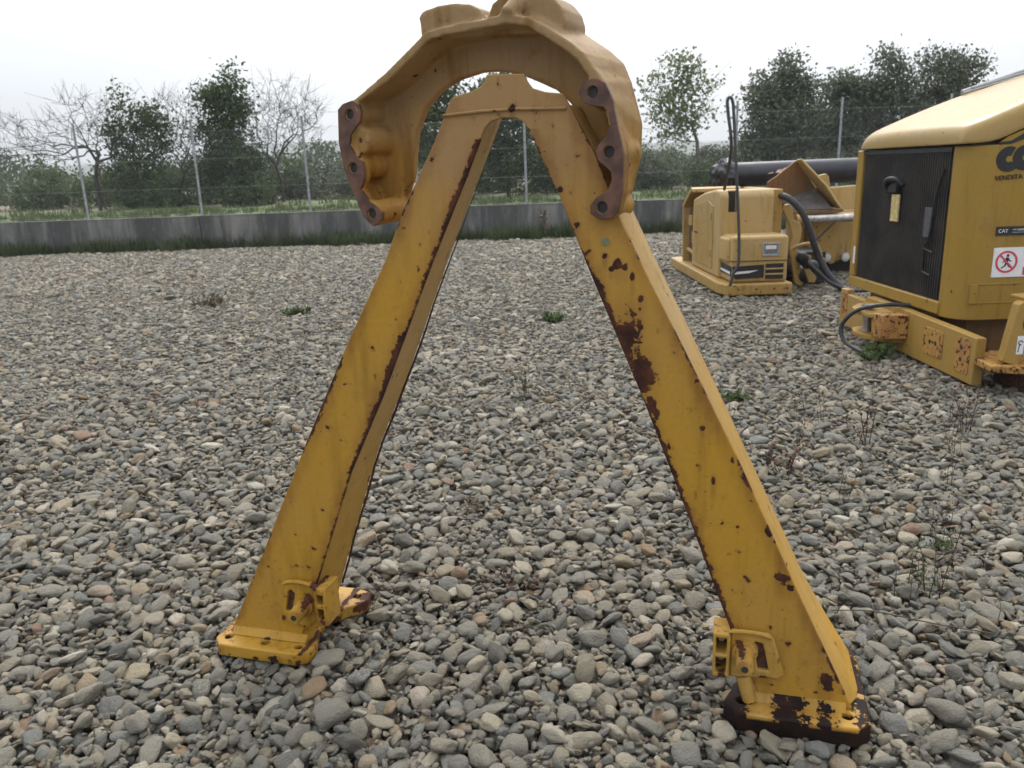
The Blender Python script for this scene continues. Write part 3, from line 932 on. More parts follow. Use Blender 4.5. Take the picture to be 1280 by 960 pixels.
yoke.parent = frame
yoke.location = (.027, .02, 1.752); yoke.rotation_euler = (0, 0, YROT)
for pad, hs in ((padL, holesL), (padR, holesR)):
    bm = prism(nb(), pad, -.0035, .010, 'y', [circle(h[0], h[1], .0155, 18) for h in hs])
    link('machined_pad', bm, M['primer'], yoke, bevel=.0015)
for hs in (holesL, holesR):
    for h in hs:
        bm = nb(); tube(bm, [(h[0], .006, h[1]), (h[0], .1, h[1])], .0159, 14)
        link('bolt_bore', bm, M['bore'], yoke)
# ------------------------------------------------------------------ engine housing at the right
HO = Vector((3.4, 6.8, 0))
hs_ = empty('engine_housing', HO, 'yellow engine housing with black grille and sloping hood at the right edge', 'machine housing')
def hl(name, bm, mat, parent=None, each=False, **k):
    return (link_each if each else link)(name, bm, mat, parent or hs_, off=HO, **k)
bm = nb()
plan = [(3.372, 7.76), (3.372, 6.17), (3.345, 6.165), (3.338, 6.10), (3.352, 6.02), (3.39, 5.955), (3.45, 5.915), (3.52, 5.90), (6.2, 5.90), (6.2, 7.78), (3.45, 7.78)]
prism(bm, plan, .385, 1.655, 'z')
hl('body', bm, M['cat'], bevel=.008)
# side panel rising under the hood seam
seam = [(3.42, 1.66), (3.525, 1.672), (3.58, 1.710), (3.70, 1.757), (3.9, 1.85), (4.2, 1.98), (6.2, 2.45)]
bm = prism(nb(), [(3.53, 1.50)] + [(3.53, 1.674)] + seam[2:] + [(6.2, 1.5)], 5.8985, 5.94)
hl('side_panel', bm, M['cat'])
bm = prism(nb(), [(3.37, 1.657), (3.37, 1.72), (3.6, 1.83), (4.2, 2.06), (6.1, 2.52), (6.1, 1.657)], 5.945, 7.70)
hl('hood_light_stop', bm, M['bore'])  # dark filler added inside the hollow hood so no light leaks at the seam
# grille frame
bm = nb(); box(bm, 3.325, 3.375, 6.135, 7.80, .395, .497); hl('grille_sill', bm, M['cat'], bevel=.012)
bm = nb(); box(bm, 3.325, 3.376, 7.68, 7.797, .4975, 1.66); hl('grille_post', bm, M['cat'], bevel=.012)
bm = nb(); box(bm, 3.352, 3.3705, 6.172, 7.679, .498, 1.648)
g = hl('grille', bm, M['grille'])
bm = nb()
for k in range(42):
    y = 6.19 + k * .0354
    box(bm, 3.342, 3.3525, y, y + .020, .51, 1.615)
tag(hl('fin', bm, M['grille'], g), kind='stuff')
bm = nb(); box(bm, 3.335, 3.351, 6.172, 7.679, 1.618, 1.65); hl('top_rail', bm, M['black'], g)
M['grime'] = plain('grille_grime', (.05, .03, .022), .9, .6, 14)
bm = nb()
tube(bm, smooth_path([(3.33, 6.24, 1.5), (3.325, 6.30, 1.36), (3.325, 6.33, 1.25), (3.325, 6.36, .98), (3.325, 6.42, .9)], 4), .010, 6)
tube(bm, [(3.328, 6.29, .86), (3.328, 6.44, .88), (3.328, 6.42, .70), (3.328, 6.30, .68)], .008, 6)
hl('wiring', bm, M['black'], g)
bm = nb(); box(bm, 3.326, 3.338, 6.36, 6.47, .97, 1.20); hl('access_panel', bm, plain('dull_grey', (.07, .07, .075), .5, .3), g, bevel=.004)
bm = nb()
tube(bm, smooth_path([(3.335, 6.88, 1.36), (3.29, 6.92, 1.41), (3.27, 7.02, 1.41), (3.29, 7.10, 1.37), (3.33, 7.12, 1.30)], 5), [.022] * 21, 8)
box(bm, 3.30, 3.336, 6.93, 7.08, 1.30, 1.40)
hl('latch', bm, M['black'], g, bevel=.006)
bm = nb(); box(bm, 3.318, 3.334, 6.90, 7.03, 1.06, 1.285); hl('latch_plate', bm, plain('pale_card', (.52, .40, .17), .7, .3, 30), g, bevel=.003)
bm = nb(); box(bm, 3.322, 3.336, 7.69, 7.72, .62, .78); hl('sticker', bm, M['white'])
# hood
bm = nb()
hxs = [3.300, 3.301, 3.315, 3.345, 3.40, 3.50, 3.65, 3.9, 4.2, 4.6, 5.2, 6.2]
hzt = [1.690, 1.745, 1.785, 1.808, 1.835, 1.878, 1.938, 2.035, 2.135, 2.255, 2.41, 2.64]
def seam_z(x):
    if x < 3.42: return 1.668
    for (a, b) in zip(seam, seam[1:]):
        if x <= b[0]: return a[1] + (b[1] - a[1]) * (x - a[0]) / (b[0] - a[0]) + .008
    return 2.46
rows = []
for x, z in zip(hxs, hzt):
    sz = min(seam_z(x), z - .01)
    e = max(.02, min(.10, (z - sz)))
    r_ = max(0, (3.42 - x)) * .9
    yn = 5.885 + r_
    prof = [(yn, sz), (yn - .001, sz + (z - sz) * .35), (yn + .006, z - e * .48), (yn + .03, z - e * .22), (yn + .075, z - e * .06), (yn + .15, z), (6.6, z + .008), (7.55 - r_, z), (7.70 - r_, z - e * .15), (7.775 - r_, z - e * .5), (7.80 - r_, sz)]
    rows.append([bm.verts.new((x, y, zz)) for y, zz in prof])
for a, b in zip(rows, rows[1:]):
    for k in range(len(a) - 1):
        bm.faces.new((a[k], a[k + 1], b[k + 1], b[k]))
bm.faces.new(rows[0])
hood = hl('hood', bm, M['hood'], smooth=True)
hood.modifiers.new('solid', 'SOLIDIFY').thickness = .012
ss = hood.modifiers.new('sub', 'SUBSURF'); ss.levels = 1; ss.render_levels = 1
bm = nb()
tube(bm, [(4.15, 7.62, 2.135), (4.7, 7.62, 2.30), (6.2, 7.62, 2.66)], .022, 8)
box(bm, 4.9, 6.2, 7.2, 7.6, 2.3, 2.55)
hl('exhaust_guard', bm, M['grey'], hood)
bm = nb()
for dz in (0, .03): tube(bm, [(4.1, 7.5 - dz * 4, 2.12 + dz), (6.2, 7.5 - dz * 4, 2.64 + dz)], .012, 6)
hl('hood_rail', bm, M['grey'], hood, each=True)
# recessed panel line on the side
bm = nb()
for (a, b, c, d) in ((3.43, 3.80, .655, .661), (3.43, 3.80, .515, .521), (3.426, 3.432, .515, .661)):
    box(bm, a + .06, b, 5.894, 5.91, c, d)
hl('pressed_line', bm, M['cat'], each=True, bevel=.002)
# lettering and stickers on the side (they lie on the plane y = 5.89)
SY = 5.895
def ring(cx_, cz_, r0, r1, a0, a1, n=28, y=SY):
    pts = [(cx_ + r1 * math.cos(a0 + (a1 - a0) * k / n), cz_ + r1 * math.sin(a0 + (a1 - a0) * k / n)) for k in range(n + 1)]
    pts += [(cx_ + r0 * math.cos(a1 + (a0 - a1) * k / n), cz_ + r0 * math.sin(a1 + (a0 - a1) * k / n)) for k in range(n + 1)]
    return pts
logo = nb()
prism(logo, ring(3.60, 1.553, .022, .088, R(62), R(318)), SY, SY + .012)
prism(logo, ring(3.715, 1.560, .022, .088, R(52), R(310)), SY - .0012, SY + .012)
prism(logo, [(3.715, 1.535), (3.80, 1.535), (3.80, 1.575), (3.715, 1.575)], SY - .002, SY + .012)
prism(logo, [(3.515, 1.672), (3.60, 1.678), (3.70, 1.735), (3.70, 1.69), (3.60, 1.655), (3.53, 1.655)], SY, SY + .012)
hl('logo', logo, M['ink'])
text_mesh('lettering', 'VENDITA M', .048, M['ink'], hs_, Vector((3.515, SY, 1.405)) - HO, (R(90), R(-3), 0), .002)
bm = nb(); box(bm, 3.57, 3.98, SY - .001, SY + .012, 1.012, 1.078)
lb = hl('badge_strip', bm, M['black'])
text_mesh('badge_lettering', 'CAT', .036, M['white'], lb, Vector((3.585, SY - .0015, 1.034)) - HO, (R(90), 0, 0), .001)
bm = nb(); box(bm, 3.69, 3.72, SY - .002, SY, 1.05, 1.058); box(bm, 3.69, 3.79, SY - .002, SY, 1.032, 1.036); box(bm, 3.725, 3.80, SY - .002, SY, 1.046, 1.06)
hl('badge_print', bm, M['grey'], lb, each=True)
bm = nb(); box(bm, 3.572, 3.85, SY - .001, SY + .012, .708, .925)
sg = hl('warning_sign', bm, M['white'])
SC_ = (3.672, .820)
bm = prism(nb(), circle(SC_[0], SC_[1], .082, 32), SY - .0025, SY - .0012, 'y', [circle(SC_[0], SC_[1], .066, 32)])
dvec = Vector((1, -1)).normalized(); nv = Vector((1, 1)).normalized()
c_ = Vector(SC_)
prism(bm, [tuple(c_ - dvec * .068 + nv * .007), tuple(c_ - dvec * .068 - nv * .007), tuple(c_ + dvec * .068 - nv * .007), tuple(c_ + dvec * .068 + nv * .007)], SY - .0031, SY - .0012)
hl('prohibition_ring', bm, M['red'], sg)
bm = nb()
def P2(*p): return [(SC_[0] + a * .001, SC_[1] + b * .001) for a, b in p]
prism(bm, circle(SC_[0] + .006, SC_[1] + .046, .0105, 14), SY - .0026, SY - .0013)
prism(bm, P2((-6, 34), (14, 30), (10, -6), (-8, -4)), SY - .0024, SY - .0013)
prism(bm, P2((-6, 34), (-14, 10), (-30, 2), (-28, -5), (-8, 3), (0, 24)), SY - .0023, SY - .0013)
prism(bm, P2((14, 30), (24, 12), (38, 8), (36, 1), (18, 4), (8, 20)), SY - .0022, SY - .0013)
prism(bm, P2((10, -6), (26, -30), (44, -44), (38, -50), (17, -36), (-2, -8)), SY - .0021, SY - .0013)
prism(bm, P2((-8, -4), (-14, -26), (-38, -42), (-33, -49), (-4, -32), (6, -8)), SY - .0020, SY - .0013)
hl('walking_figure', bm, M['ink'], sg)
bm = nb(); box(bm, 3.80, 3.84, SY - .0025, SY - .0012, .72, .78); hl('sign_print', bm, M['red'], sg)
# chassis block below and bumper beam in front
bm = nb(); box(bm, 3.52, 6.2, 6.05, 7.65, .02, .384); box(bm, 3.42, 3.6, 6.3, 7.5, .2, .384); hl('chassis', bm, M['scoop'], each=True)
bm = nb()
prism(bm, [(5.445, .012), (5.445, .352), (5.80, .362), (6.55, .378), (7.20, .378), (7.22, .33), (7.62, .335), (7.63, .375), (7.765, .375), (7.765, .03)], 3.25, 3.325, 'x')
beam = hl('bumper_beam', bm, M['beam'], bevel=.006)
for (ya, yb, za, zb) in ((5.86, 6.14, .10, .31), (5.50, 5.68, .07, .325), (7.60, 7.72, .12, .34)):
    bm = prism(nb(), [(ya, za + .02), (ya + .02, za), (yb - .02, za), (yb, za + .02), (yb, zb - .02), (yb - .02, zb), (ya + .02, zb), (ya, zb - .02)], 3.2445, 3.2515, 'x')
    p_ = hl('bolt_pad', bm, M['pad_rust'], beam, bevel=.002)
    bm = nb()
    for (fy_, fz_) in (((.35, .5), (.65, .5)) if yb - ya > .2 else ((.42, .72), (.42, .38))):
        y_, z_ = yb - (yb - ya) * fy_, za + (zb - za) * fz_
        tube(bm, [(3.2425, y_, z_), (3.2480, y_, z_)], .017, 12)
    hl('bolt_hole', bm, M['bore'], p_, each=True)
bm = nb()
prism(bm, [(3.25, 6.42), (3.12, 6.48), (3.02, 6.62), (2.99, 6.80), (3.03, 6.98), (3.13, 7.12), (3.25, 7.18)], .295, .33, 'z')
prism(bm, [(3.25, 6.46), (3.10, 6.55), (3.02, 6.68), (3.0, 6.84), (3.05, 7.0), (3.25, 7.1)], .10, .14, 'z')
hit = hl('tow_hitch', bm, M['beam'], bevel=.006)
bm = prism(nb(), [(3.25, 6.40), (3.05, 6.44), (3.03, 6.58), (3.25, 6.60)], .145, .345, 'z')
hl('hitch_block', bm, M['pad_rust'], hit, bevel=.008)
bm = nb(); tube(bm, [(3.10, 6.82, .05), (3.10, 6.82, .36)], .035, 14); tube(bm, [(3.10, 6.82, .345), (3.10, 6.82, .375)], .055, 14); hl('hitch_pin', bm, M['steel'], hit, smooth=True)
bm = nb(); tube(bm, smooth_path([(3.34, 6.55, .40), (3.15, 6.62, .40), (2.98, 6.75, .34), (2.88, 6.82, .20), (2.88, 6.75, .08), (2.93, 6.55, .03), (3.0, 6.35, .015)], 6), .018, 8)
hl('cable', bm, M['rubber'], smooth=True)

# bracket lying at the right edge
BO = Vector((3.6, 5.25, 0))
br = empty('steel_bracket', BO, 'yellow steel bracket with round hole and small white sticker standing before the housing', 'bracket')
bm = prism(nb(), [(3.315, .235), (3.375, .62), (3.40, .640), (3.95, .66), (3.95, .15), (3.62, .13), (3.60, .24), (3.54, .33), (3.45, .30), (3.42, .20)], 5.22, 5.30, 'y', [circle(3.475, .49, .058, 22)])
link('upright', bm, M['beam'], br, off=BO, bevel=.006)
bm = prism(nb(), [(3.43, .646), (3.95, .663), (3.95, .683), (3.43, .664)], 5.222, 5.42, 'y'); link('top_plate', bm, M['beam'], br, off=BO, bevel=.005)
bm = prism(nb(), [(3.23, 5.20), (3.45, 5.12), (3.95, 5.10), (3.95, 5.7), (3.28, 5.62)], .165, .215, 'z'); link('base_flange', bm, M['pad_rust'], br, off=BO, bevel=.008)
bm = nb(); box(bm, 3.5, 3.9, 5.2, 5.6, .0, .164); link('packing_block', bm, M['rust'], br, off=BO)
bm = nb(); box(bm, 3.392, 3.438, 5.2165, 5.2195, .285, .41); st_ = link('sticker', bm, M['white'], br, off=BO)
bm = prism(nb(), ring(3.415, .365, .010, .017, 0, R(300), 12), 5.2155, 5.2163); prism(bm, [(3.400, .30), (3.406, .30), (3.412, .35), (3.405, .35)], 5.2155, 5.2163); link('sticker_print', bm, M['ink'], st_, off=BO)

# ------------------------------------------------------------------ machine body lying in the middle distance
KO = Vector((3.05, 11.2, 0))
mb = empty('machine_body', KO, 'faded yellow machine body with stepped cabinet and black striped corner lying on the gravel', 'machine body')
def kl(name, bm, mat, parent=None, each=False, **k):
    return (link_each if each else link)(name, bm, mat, parent or mb, off=KO, **k)
bm = prism(nb(), [(2.665, 9.735), (2.70, 9.70), (3.455, 9.71), (3.47, 9.74), (3.47, 12.9), (2.72, 12.97), (2.62, 12.90), (2.60, 9.95)], .012, .155, 'z')
kl('base_ledge', bm, M['mid_dirty'], bevel=.02, seg=3)
bm = nb(); box(bm, 2.735, 3.425, 9.80, 10.78, .157, .722)
lower = kl('front_box', bm, M['mid'], bevel=.04, seg=4)
bm = nb(); box(bm, 2.69, 2.76, 9.90, 10.272, .40, .70); kl('corner_pod', bm, M['mid'], bevel=.035, seg=4)
bm = nb(); box(bm, 2.729, 3.431, 9.793, 10.4, .418, .426); kl('seam', bm, M['bore'], lower)
bm = prism(nb(), [(10.28, .158), (10.28, 1.19), (10.34, 1.255), (10.55, 1.262), (11.15, 1.21), (11.78, 1.10), (11.80, .158)], 2.70, 3.385, 'x')
cab = kl('cabinet', bm, M['mid'], bevel=.03, seg=3)
bm = nb(); box(bm, 2.80, 2.905, 10.2, 10.36, .985, 1.30)
cab.data = evaluated(cab); cab.modifiers.clear(); bmesh.ops.translate(bm, verts=bm.verts, vec=-KO); cut(cab, bm)
bm = nb(); box(bm, 2.81, 2.90, 10.352, 10.358, .99, 1.24); kl('handle_recess', bm, M['bore'], cab)
bm = nb(); box(bm, 3.387, 3.50, 10.33, 11.7, .18, 1.25); kl('cabinet_side', bm, M['mid_dirty'], bevel=.015)
bm = prism(nb(), [(10.6, .25), (10.6, 1.05), (10.9, 1.12), (11.6, 1.02), (11.66, .25)], 2.688, 2.702, 'x'); kl('side_door', bm, M['mid_dirty'], bevel=.005)
bm = nb(); box(bm, 2.694, 2.7, 11.0, 11.25, .55, .8); kl('scuff_plate', bm, M['mid_dirty'])
for y_, z_ in ((10.68, .45), (10.68, .92)):
    bm = nb(); box(bm, 2.676, 2.692, y_ - .03, y_ + .03, z_ - .05, z_ + .05); kl('hinge', bm, M['mid_dirty'], bevel=.004)
bm = nb(); tube(bm, [(2.688, 11.45, .66), (2.668, 11.45, .66), (2.668, 11.56, .66), (2.688, 11.56, .66)], .009, 6); kl('door_handle', bm, M['black'])
for x_ in (2.80, 3.02, 3.24, 3.40):
    bm = nb(); tube(bm, [(x_, 9.72, .09), (x_, 9.698, .09)], .013, 6); kl('ledge_bolt', bm, M['rust'])
# open bay at the rear
bm = prism(nb(), [(12.44, .157), (12.50, 1.0), (11.98, 1.262), (11.83, 1.24), (11.83, 1.19), (11.96, 1.20), (12.44, .96), (12.38, .157)], 2.70, 3.40, 'x')
kl('rear_frame', bm, M['mid_dirty'], bevel=.008)
bm = nb(); box(bm, 2.78, 3.36, 11.81, 12.34, .157, .92); kl('bay_interior', bm, M['rust'], bevel=.02)
bm = nb(); box(bm, 2.76, 2.9, 11.9, 12.1, .45, .62); box(bm, 2.75, 2.8, 12.1, 12.3, .7, .85); tube(bm, [(2.77, 11.85, .3), (2.77, 12.35, .34)], .03, 8); kl('bay_fitting', bm, M['mid_dirty'], each=True, bevel=.006)
# decal stripe, louvre, badge
M['stripe'] = plain('black_stripe', (.02, .02, .022), .45, .2, 20)
bm = prism(nb(), [(2.745, .36), (3.13, .375), (3.13, .215), (2.79, .205), (2.745, .25)], 9.7915, 9.803)
kl('stripe', bm, M['stripe'], lower)
bm = prism(nb(), [(9.82, .36), (9.82, .245), (10.55, .24), (10.7, .33), (10.55, .38)], 2.7285, 2.737, 'x'); kl('stripe', bm, M['stripe'], lower)
bm = prism(nb(), [(2.76, .265), (2.95, .278), (3.06, .31), (2.80, .297)], 9.789, 9.7925); prism(bm, [(9.84, .262), (9.84, .295), (10.4, .30), (10.5, .28)], 2.7265, 2.730, 'x'); kl('stripe_flash', bm, M['white'], lower)
bm = nb(); box(bm, 3.15, 3.37, 9.792, 9.82, .195, .385)
lv = kl('louvre', bm, M['bore'], lower, bevel=.004)
for z in (.248, .312):
    bm = nb(); box(bm, 3.15, 3.37, 9.782, 9.80, z, z + .018); kl('slat', bm, M['mid'], lv, bevel=.004)
bm = prism(nb(), [(3.10, .475), (3.31, .475), (3.31, .64), (3.10, .64)], 9.786, 9.805, 'y', [[(3.125, .50), (3.285, .50), (3.285, .615), (3.125, .615)]])
bd = kl('badge', bm, M['grey'], lower, bevel=.004)
bm = nb(); box(bm, 3.126, 3.284, 9.793, 9.803, .501, .614); kl('badge_plate', bm, plain('badge_face', (.16, .17, .18), .4, .3), bd)
bm = nb(); box(bm, 3.14, 3.27, 9.7905, 9.794, .56, .605); kl('badge_print', bm, M['white'], bd)
bm = nb(); box(bm, 2.79, 2.80, 9.797, 9.803, .55, .57); box(bm, 2.812, 2.822, 9.797, 9.803, .55, .57); kl('corner_print', bm, M['ink'], lower, each=True)
bm = nb()
tube(bm, smooth_path([(2.71, 9.74, .10), (2.705, 9.715, .16), (2.735, 9.70, .30), (2.785, 9.69, .42), (2.775, 9.69, .8), (2.735, 9.69, 1.3), (2.665, 9.69, 2.12), (2.645, 9.69, 2.27), (2.615, 9.69, 2.315), (2.585, 9.69, 2.28), (2.60, 9.70, 2.15), (2.662, 9.74, 1.75), (2.72, 10.2, 1.27)], 6), .019, 8)
kl('handrail', bm, plain('handrail_paint', (.05, .05, .055), .4, .3), smooth=True)

# ------------------------------------------------------------------ things lying behind it
pp = empty('black_pipe', (4.7, 13, 1.4), 'long thick black pipe lying across behind the yellow machine body', 'pipe')
bm = nb(); tube(bm, [(3.50, 13, 1.395), (8.2, 13.05, 1.43)], .19, 28); link('pipe_shell', bm, M['pipe'], pp, off=(4.7, 13, 1.4), smooth=True)
bm = nb()
for (a, b, c, d) in ((4.20, 4.40, 1.41, 1.47), (4.30, 4.42, 1.44, 1.49), (4.08, 4.18, 1.40, 1.43)):
    q = []
    for x, z in ((a, c), (b, c + .01), (b - .02, d), (a + .04, d - .01)):
        dz = z - 1.403
        q.append(bm.verts.new((x, 13.003 - math.sqrt(max(0, .193 ** 2 - dz * dz)), z)))
    f = bm.faces.new(q)
r_ = bmesh.ops.extrude_face_region(bm, geom=bm.faces[:])
bmesh.ops.translate(bm, verts=[v for v in r_['geom'] if isinstance(v, bmesh.types.BMVert)], vec=(0, .01, 0))
tag(link('torn_label', bm, M['label_pink'], pp, off=(4.7, 13, 1.4)), 'torn pale pink label')
bm = nb(); box(bm, 5.9, 6.1, 12.85, 13.2, 0, 1.21); box(bm, 7.6, 7.8, 12.85, 13.2, 0, 1.21); box(bm, 3.62, 3.82, 12.88, 13.12, 0, 1.205)
link_each('trestle', bm, M['mid_dirty'], pp, off=(4.7, 13, 1.4), bevel=.01)
# wrapped bundle at its end
bm = nb(); bmesh.ops.create_icosphere(bm, subdivisions=4, radius=1)
for v in bm.verts:
    p = v.co.copy()
    f = 1 + .20 * mnoise.noise(p * 1.8) + .16 * mnoise.noise(p * 4.5 + Vector((3, 1, 0))) + .07 * mnoise.noise(p * 11)
    v.co = Vector((3.43 + p.x * .20 * f, 12.95 + p.y * .22 * f, 1.40 + p.z * .245 * f))
bb = link('wrapped_bundle', bm, plain('black_film', (.022, .023, .026), .32, .4, 9), None, smooth=True)
tag(bb, 'lumpy bundle in crumpled black film at the left end of the black pipe', 'bundle')
bm = nb(); box(bm, 3.40, 3.56, 12.92, 13.02, .0, 1.2); tag(link('wooden_prop', bm, M['mid_dirty']), 'rusty yellow post propping up the black film bundle', 'prop')
# scoop
so = Vector((4.25, 11.6, .9))
sc_ = empty('scoop', so, 'open rusty brown scoop with yellow rim resting in front of the black pipe', 'bucket')
poly = [(3.80, 1.30), (3.92, 1.375), (4.19, 1.585), (4.22, 1.57), (4.60, 1.06), (4.655, .93), (4.62, .86), (3.80, .86)]
bm = prism(nb(), poly, 11.90, 11.94); link('back_wall', bm, M['scoop'], sc_, off=so, bevel=.006)
bm = prism(nb(), [(3.80, .86), (4.62, .86), (4.70, .88), (4.70, .91), (3.80, .90)], 11.35, 11.899); link('floor_plate', bm, M['scoop'], sc_, off=so)
bm = nb()
q = [bm.verts.new(c) for c in ((4.19, 11.895, 1.595), (4.19, 11.70, 1.60), (4.46, 11.44, 1.24), (4.665, 11.36, .915), (4.675, 11.895, .925), (4.50, 11.895, 1.21))]
bm.faces.new(q)
r_ = bmesh.ops.extrude_face_region(bm, geom=bm.faces[:]); bmesh.ops.translate(bm, verts=[v for v in r_['geom'] if isinstance(v, bmesh.types.BMVert)], vec=(.02, 0, .012))
link('side_wall', bm, M['mid_dirty'], sc_, off=so, bevel=.004)
bm = nb(); tube(bm, [(4.19, 11.69, 1.605), (4.46, 11.43, 1.245), (4.67, 11.35, .92)], .016, 8); link('rim', bm, M['mid'], sc_, off=so, smooth=True)
bm = nb()
q = [bm.verts.new(c) for c in ((3.98, 11.6, .91), (4.56, 11.40, .92), (4.50, 11.89, 1.20), (4.02, 11.895, 1.03))]
bm.faces.new(q); r_ = bmesh.ops.extrude_face_region(bm, geom=bm.faces[:]); bmesh.ops.translate(bm, verts=[v for v in r_['geom'] if isinstance(v, bmesh.types.BMVert)], vec=(0, .015, -.02))
link('inner_plate', bm, plain('worn_inner_steel', (.075, .065, .06), .6, .4, 8), sc_, off=so)
# loader frame with lamps and a cylinder
lo = Vector((4.6, 11.5, 0))
lf = empty('loader_frame', lo, 'yellow loader frame with two round lamps and a bare cylinder rod between body and housing', 'machine frame')
def ll(name, bm, mat, parent=None, **k): return link(name, bm, mat, parent or lf, off=lo, **k)
bm = prism(nb(), [(4.30, .20), (4.30, .71), (4.42, .845), (5.6, .845), (5.6, .17), (4.96, .17), (4.90, .25), (4.64, .13), (4.50, .20)], 11.50, 11.56); ll('front_plate', bm, M['mid_dirty'], bevel=.008)
for (x, z) in ((4.545, .235), (4.815, .235)):
    bm = nb(); tube(bm, [(x, 11.50, z), (x, 11.44, z), (x, 11.43, z)], [.05, .068, .060], 18)
    h_ = ll('headlight', bm, M['grey'], smooth=True)
    bm = nb(); tube(bm, [(x, 11.434, z), (x, 11.424, z), (x, 11.420, z)], [.056, .048, .02], 18); ll('lens', bm, M['lens'], h_, smooth=True)
for pol in ([(4.50, .86), (4.47, 1.30), (4.52, 1.36), (4.66, 1.39), (4.70, 1.35), (4.80, .86)], [(4.82, .86), (4.72, 1.18), (5.5, 1.22), (5.5, .86)]):
    bm = prism(nb(), pol, 11.95 if pol[1][0] < 4.6 else 12.1, 12.02 if pol[1][0] < 4.6 else 12.2); ll('upright', bm, M['mid'], bevel=.008)
bm = nb(); box(bm, 4.3, 5.6, 11.7, 12.5, .3, .84); ll('housing_block', bm, M['mid_dirty'], bevel=.01)
bm = nb(); box(bm, 4.35, 5.6, 11.7, 12.5, 0, .298); ll('under_block', bm, M['bore'])
bm = nb(); tube(bm, [(4.12, 11.28, .795), (5.8, 11.30, .80)], .055, 16); ll('cylinder_rod', bm, M['steel'], smooth=True)
bm = nb(); tube(bm, [(4.02, 11.28, .79), (4.14, 11.28, .795)], .075, 14); ll('rod_end', bm, M['mid_dirty'], smooth=True)
bm = nb(); tube(bm, [(4.55, 11.25, .75), (4.30, 11.25, .50)], .012, 6); ll('pipe_line', bm, M['black'])
# lift arm and hoses in front
ao = Vector((3.75, 10.3, 0))
la = empty('lift_arm', ao, 'narrow yellow lift arm with bent yellow pipe standing right beside the machine body', 'machine arm')
def al(name, bm, mat, parent=None, **k): return link(name, bm, mat, parent or la, off=ao, **k)
bm = prism(nb(), [(3.53, .98), (3.55, 1.05), (3.60, 1.06), (3.64, 1.0), (3.66, .86), (3.75, .82), (3.78, .74), (3.77, .62), (3.72, .50), (3.78, .25), (3.86, .06), (3.80, .0), (3.72, .05), (3.66, .35), (3.63, .52), (3.66, .66), (3.62, .80), (3.58, .88)], 10.36, 10.44)
al('arm_plate', bm, M['mid'], bevel=.008)
bm = prism(nb(), [(3.84, .42), (3.90, .40), (3.88, .24), (3.98, .12), (3.96, .05), (3.88, .06), (3.82, .22)], 10.30, 10.36); al('link_plate', bm, M['mid'], bevel=.008)
bm = nb(); tube(bm, smooth_path([(3.62, 10.25, .50), (3.68, 10.22, .545), (3.80, 10.2, .565), (3.91, 10.2, .54), (3.96, 10.2, .46), (3.985, 10.2, .36)], 5), .024, 8); al('bent_pipe', bm, M['mid'], smooth=True)
bm = nb(); tube(bm, [(3.98, 10.2, .38), (3.985, 10.2, .33)], .045, 6); al('pipe_fitting', bm, M['mid_dirty'])
bm = nb()
for (x, y, z, r0) in ((3.72, 10.5, .22, .12), (3.85, 10.45, .14, .13), (3.95, 10.4, .25, .09), (3.62, 10.6, .4, .1), (3.78, 10.3, .38, .08), (3.85, 10.32, .30, .07)):
    bmesh.ops.create_icosphere(bm, subdivisions=2, radius=r0, matrix=Matrix.Translation((x, y, z)))
box(bm, 3.52, 4.2, 10.6, 11.2, .0, .42)
al('valve_block', bm, M['bore'], bevel=.004)
hz_ = nb(); tube(hz_, smooth_path([(3.40, 10.5, 1.16), (3.50, 10.3, 1.16), (3.60, 10.2, 1.08), (3.70, 10.15, .94), (3.77, 10.12, .78), (3.84, 10.1, .58), (3.92, 10.1, .40), (4.02, 10.0, .18), (4.16, 9.9, .02)], 6), .042, 10)
tag(link('hydraulic_hose', hz_, M['rubber'], None, smooth=True), 'thick black hose arching down from the cabinet in front of the lift arm', 'hose')
hz_ = nb(); tube(hz_, smooth_path([(3.80, 10.15, .34), (3.90, 10.02, .22), (4.02, 9.92, .10), (4.2, 9.8, .02), (4.4, 9.75, .015)], 5), .026, 8)
tag(link('hydraulic_hose', hz_, M['rubber'], None, smooth=True), 'thinner black hose trailing on the gravel below the lift arm', 'hose')
# ------------------------------------------------------------------ trees
def mat_leaf(name, dark, light, trans=.25):
    n = NT(name)
    at = n.t.nodes.new('ShaderNodeAttribute'); at.attribute_name = 'tone'
    c = n.mix(at.outputs['Fac'], dark, light)
    n.done(c, .65, 0, .3)
    tr = n.t.nodes.new('ShaderNodeBsdfTranslucent')
    n.t.links.new(n.mix(.5, c, light), tr.inputs[0])
    ms = n.t.nodes.new('ShaderNodeMixShader'); ms.inputs[0].default_value = trans
    n.t.links.new(n.b.outputs[0], ms.inputs[1]); n.t.links.new(tr.outputs[0], ms.inputs[2])
    n.t.links.new(ms.outputs[0], n.out.inputs['Surface'])
    return n.mat
M['leaf_dark'] = mat_leaf('leaf_dark', (.034, .054, .022), (.098, .138, .046))
M['leaf_mid'] = mat_leaf('leaf_mid', (.045, .070, .025), (.12, .16, .055))
M['leaf_grey'] = mat_leaf('leaf_greyish', (.075, .088, .058), (.165, .185, .115))  # paled to carry background haze in the leaf colour
M['leaf_light'] = mat_leaf('leaf_light', (.085, .11, .040), (.20, .23, .09), .35)
M['bark'] = plain('bark', (.045, .036, .030), .9, .4, 12)
M['bark_grey'] = plain('bark_grey', (.13, .115, .10), .9, .35, 12)
M['grass'] = mat_leaf('grass_blade', (.042, .062, .020), (.125, .145, .055))
M['grass_dark'] = mat_leaf('dark_grass_blade', (.030, .050, .016), (.095, .115, .045))
M['dry'] = mat_leaf('dry_stalk', (.09, .07, .045), (.20, .16, .10), .1)

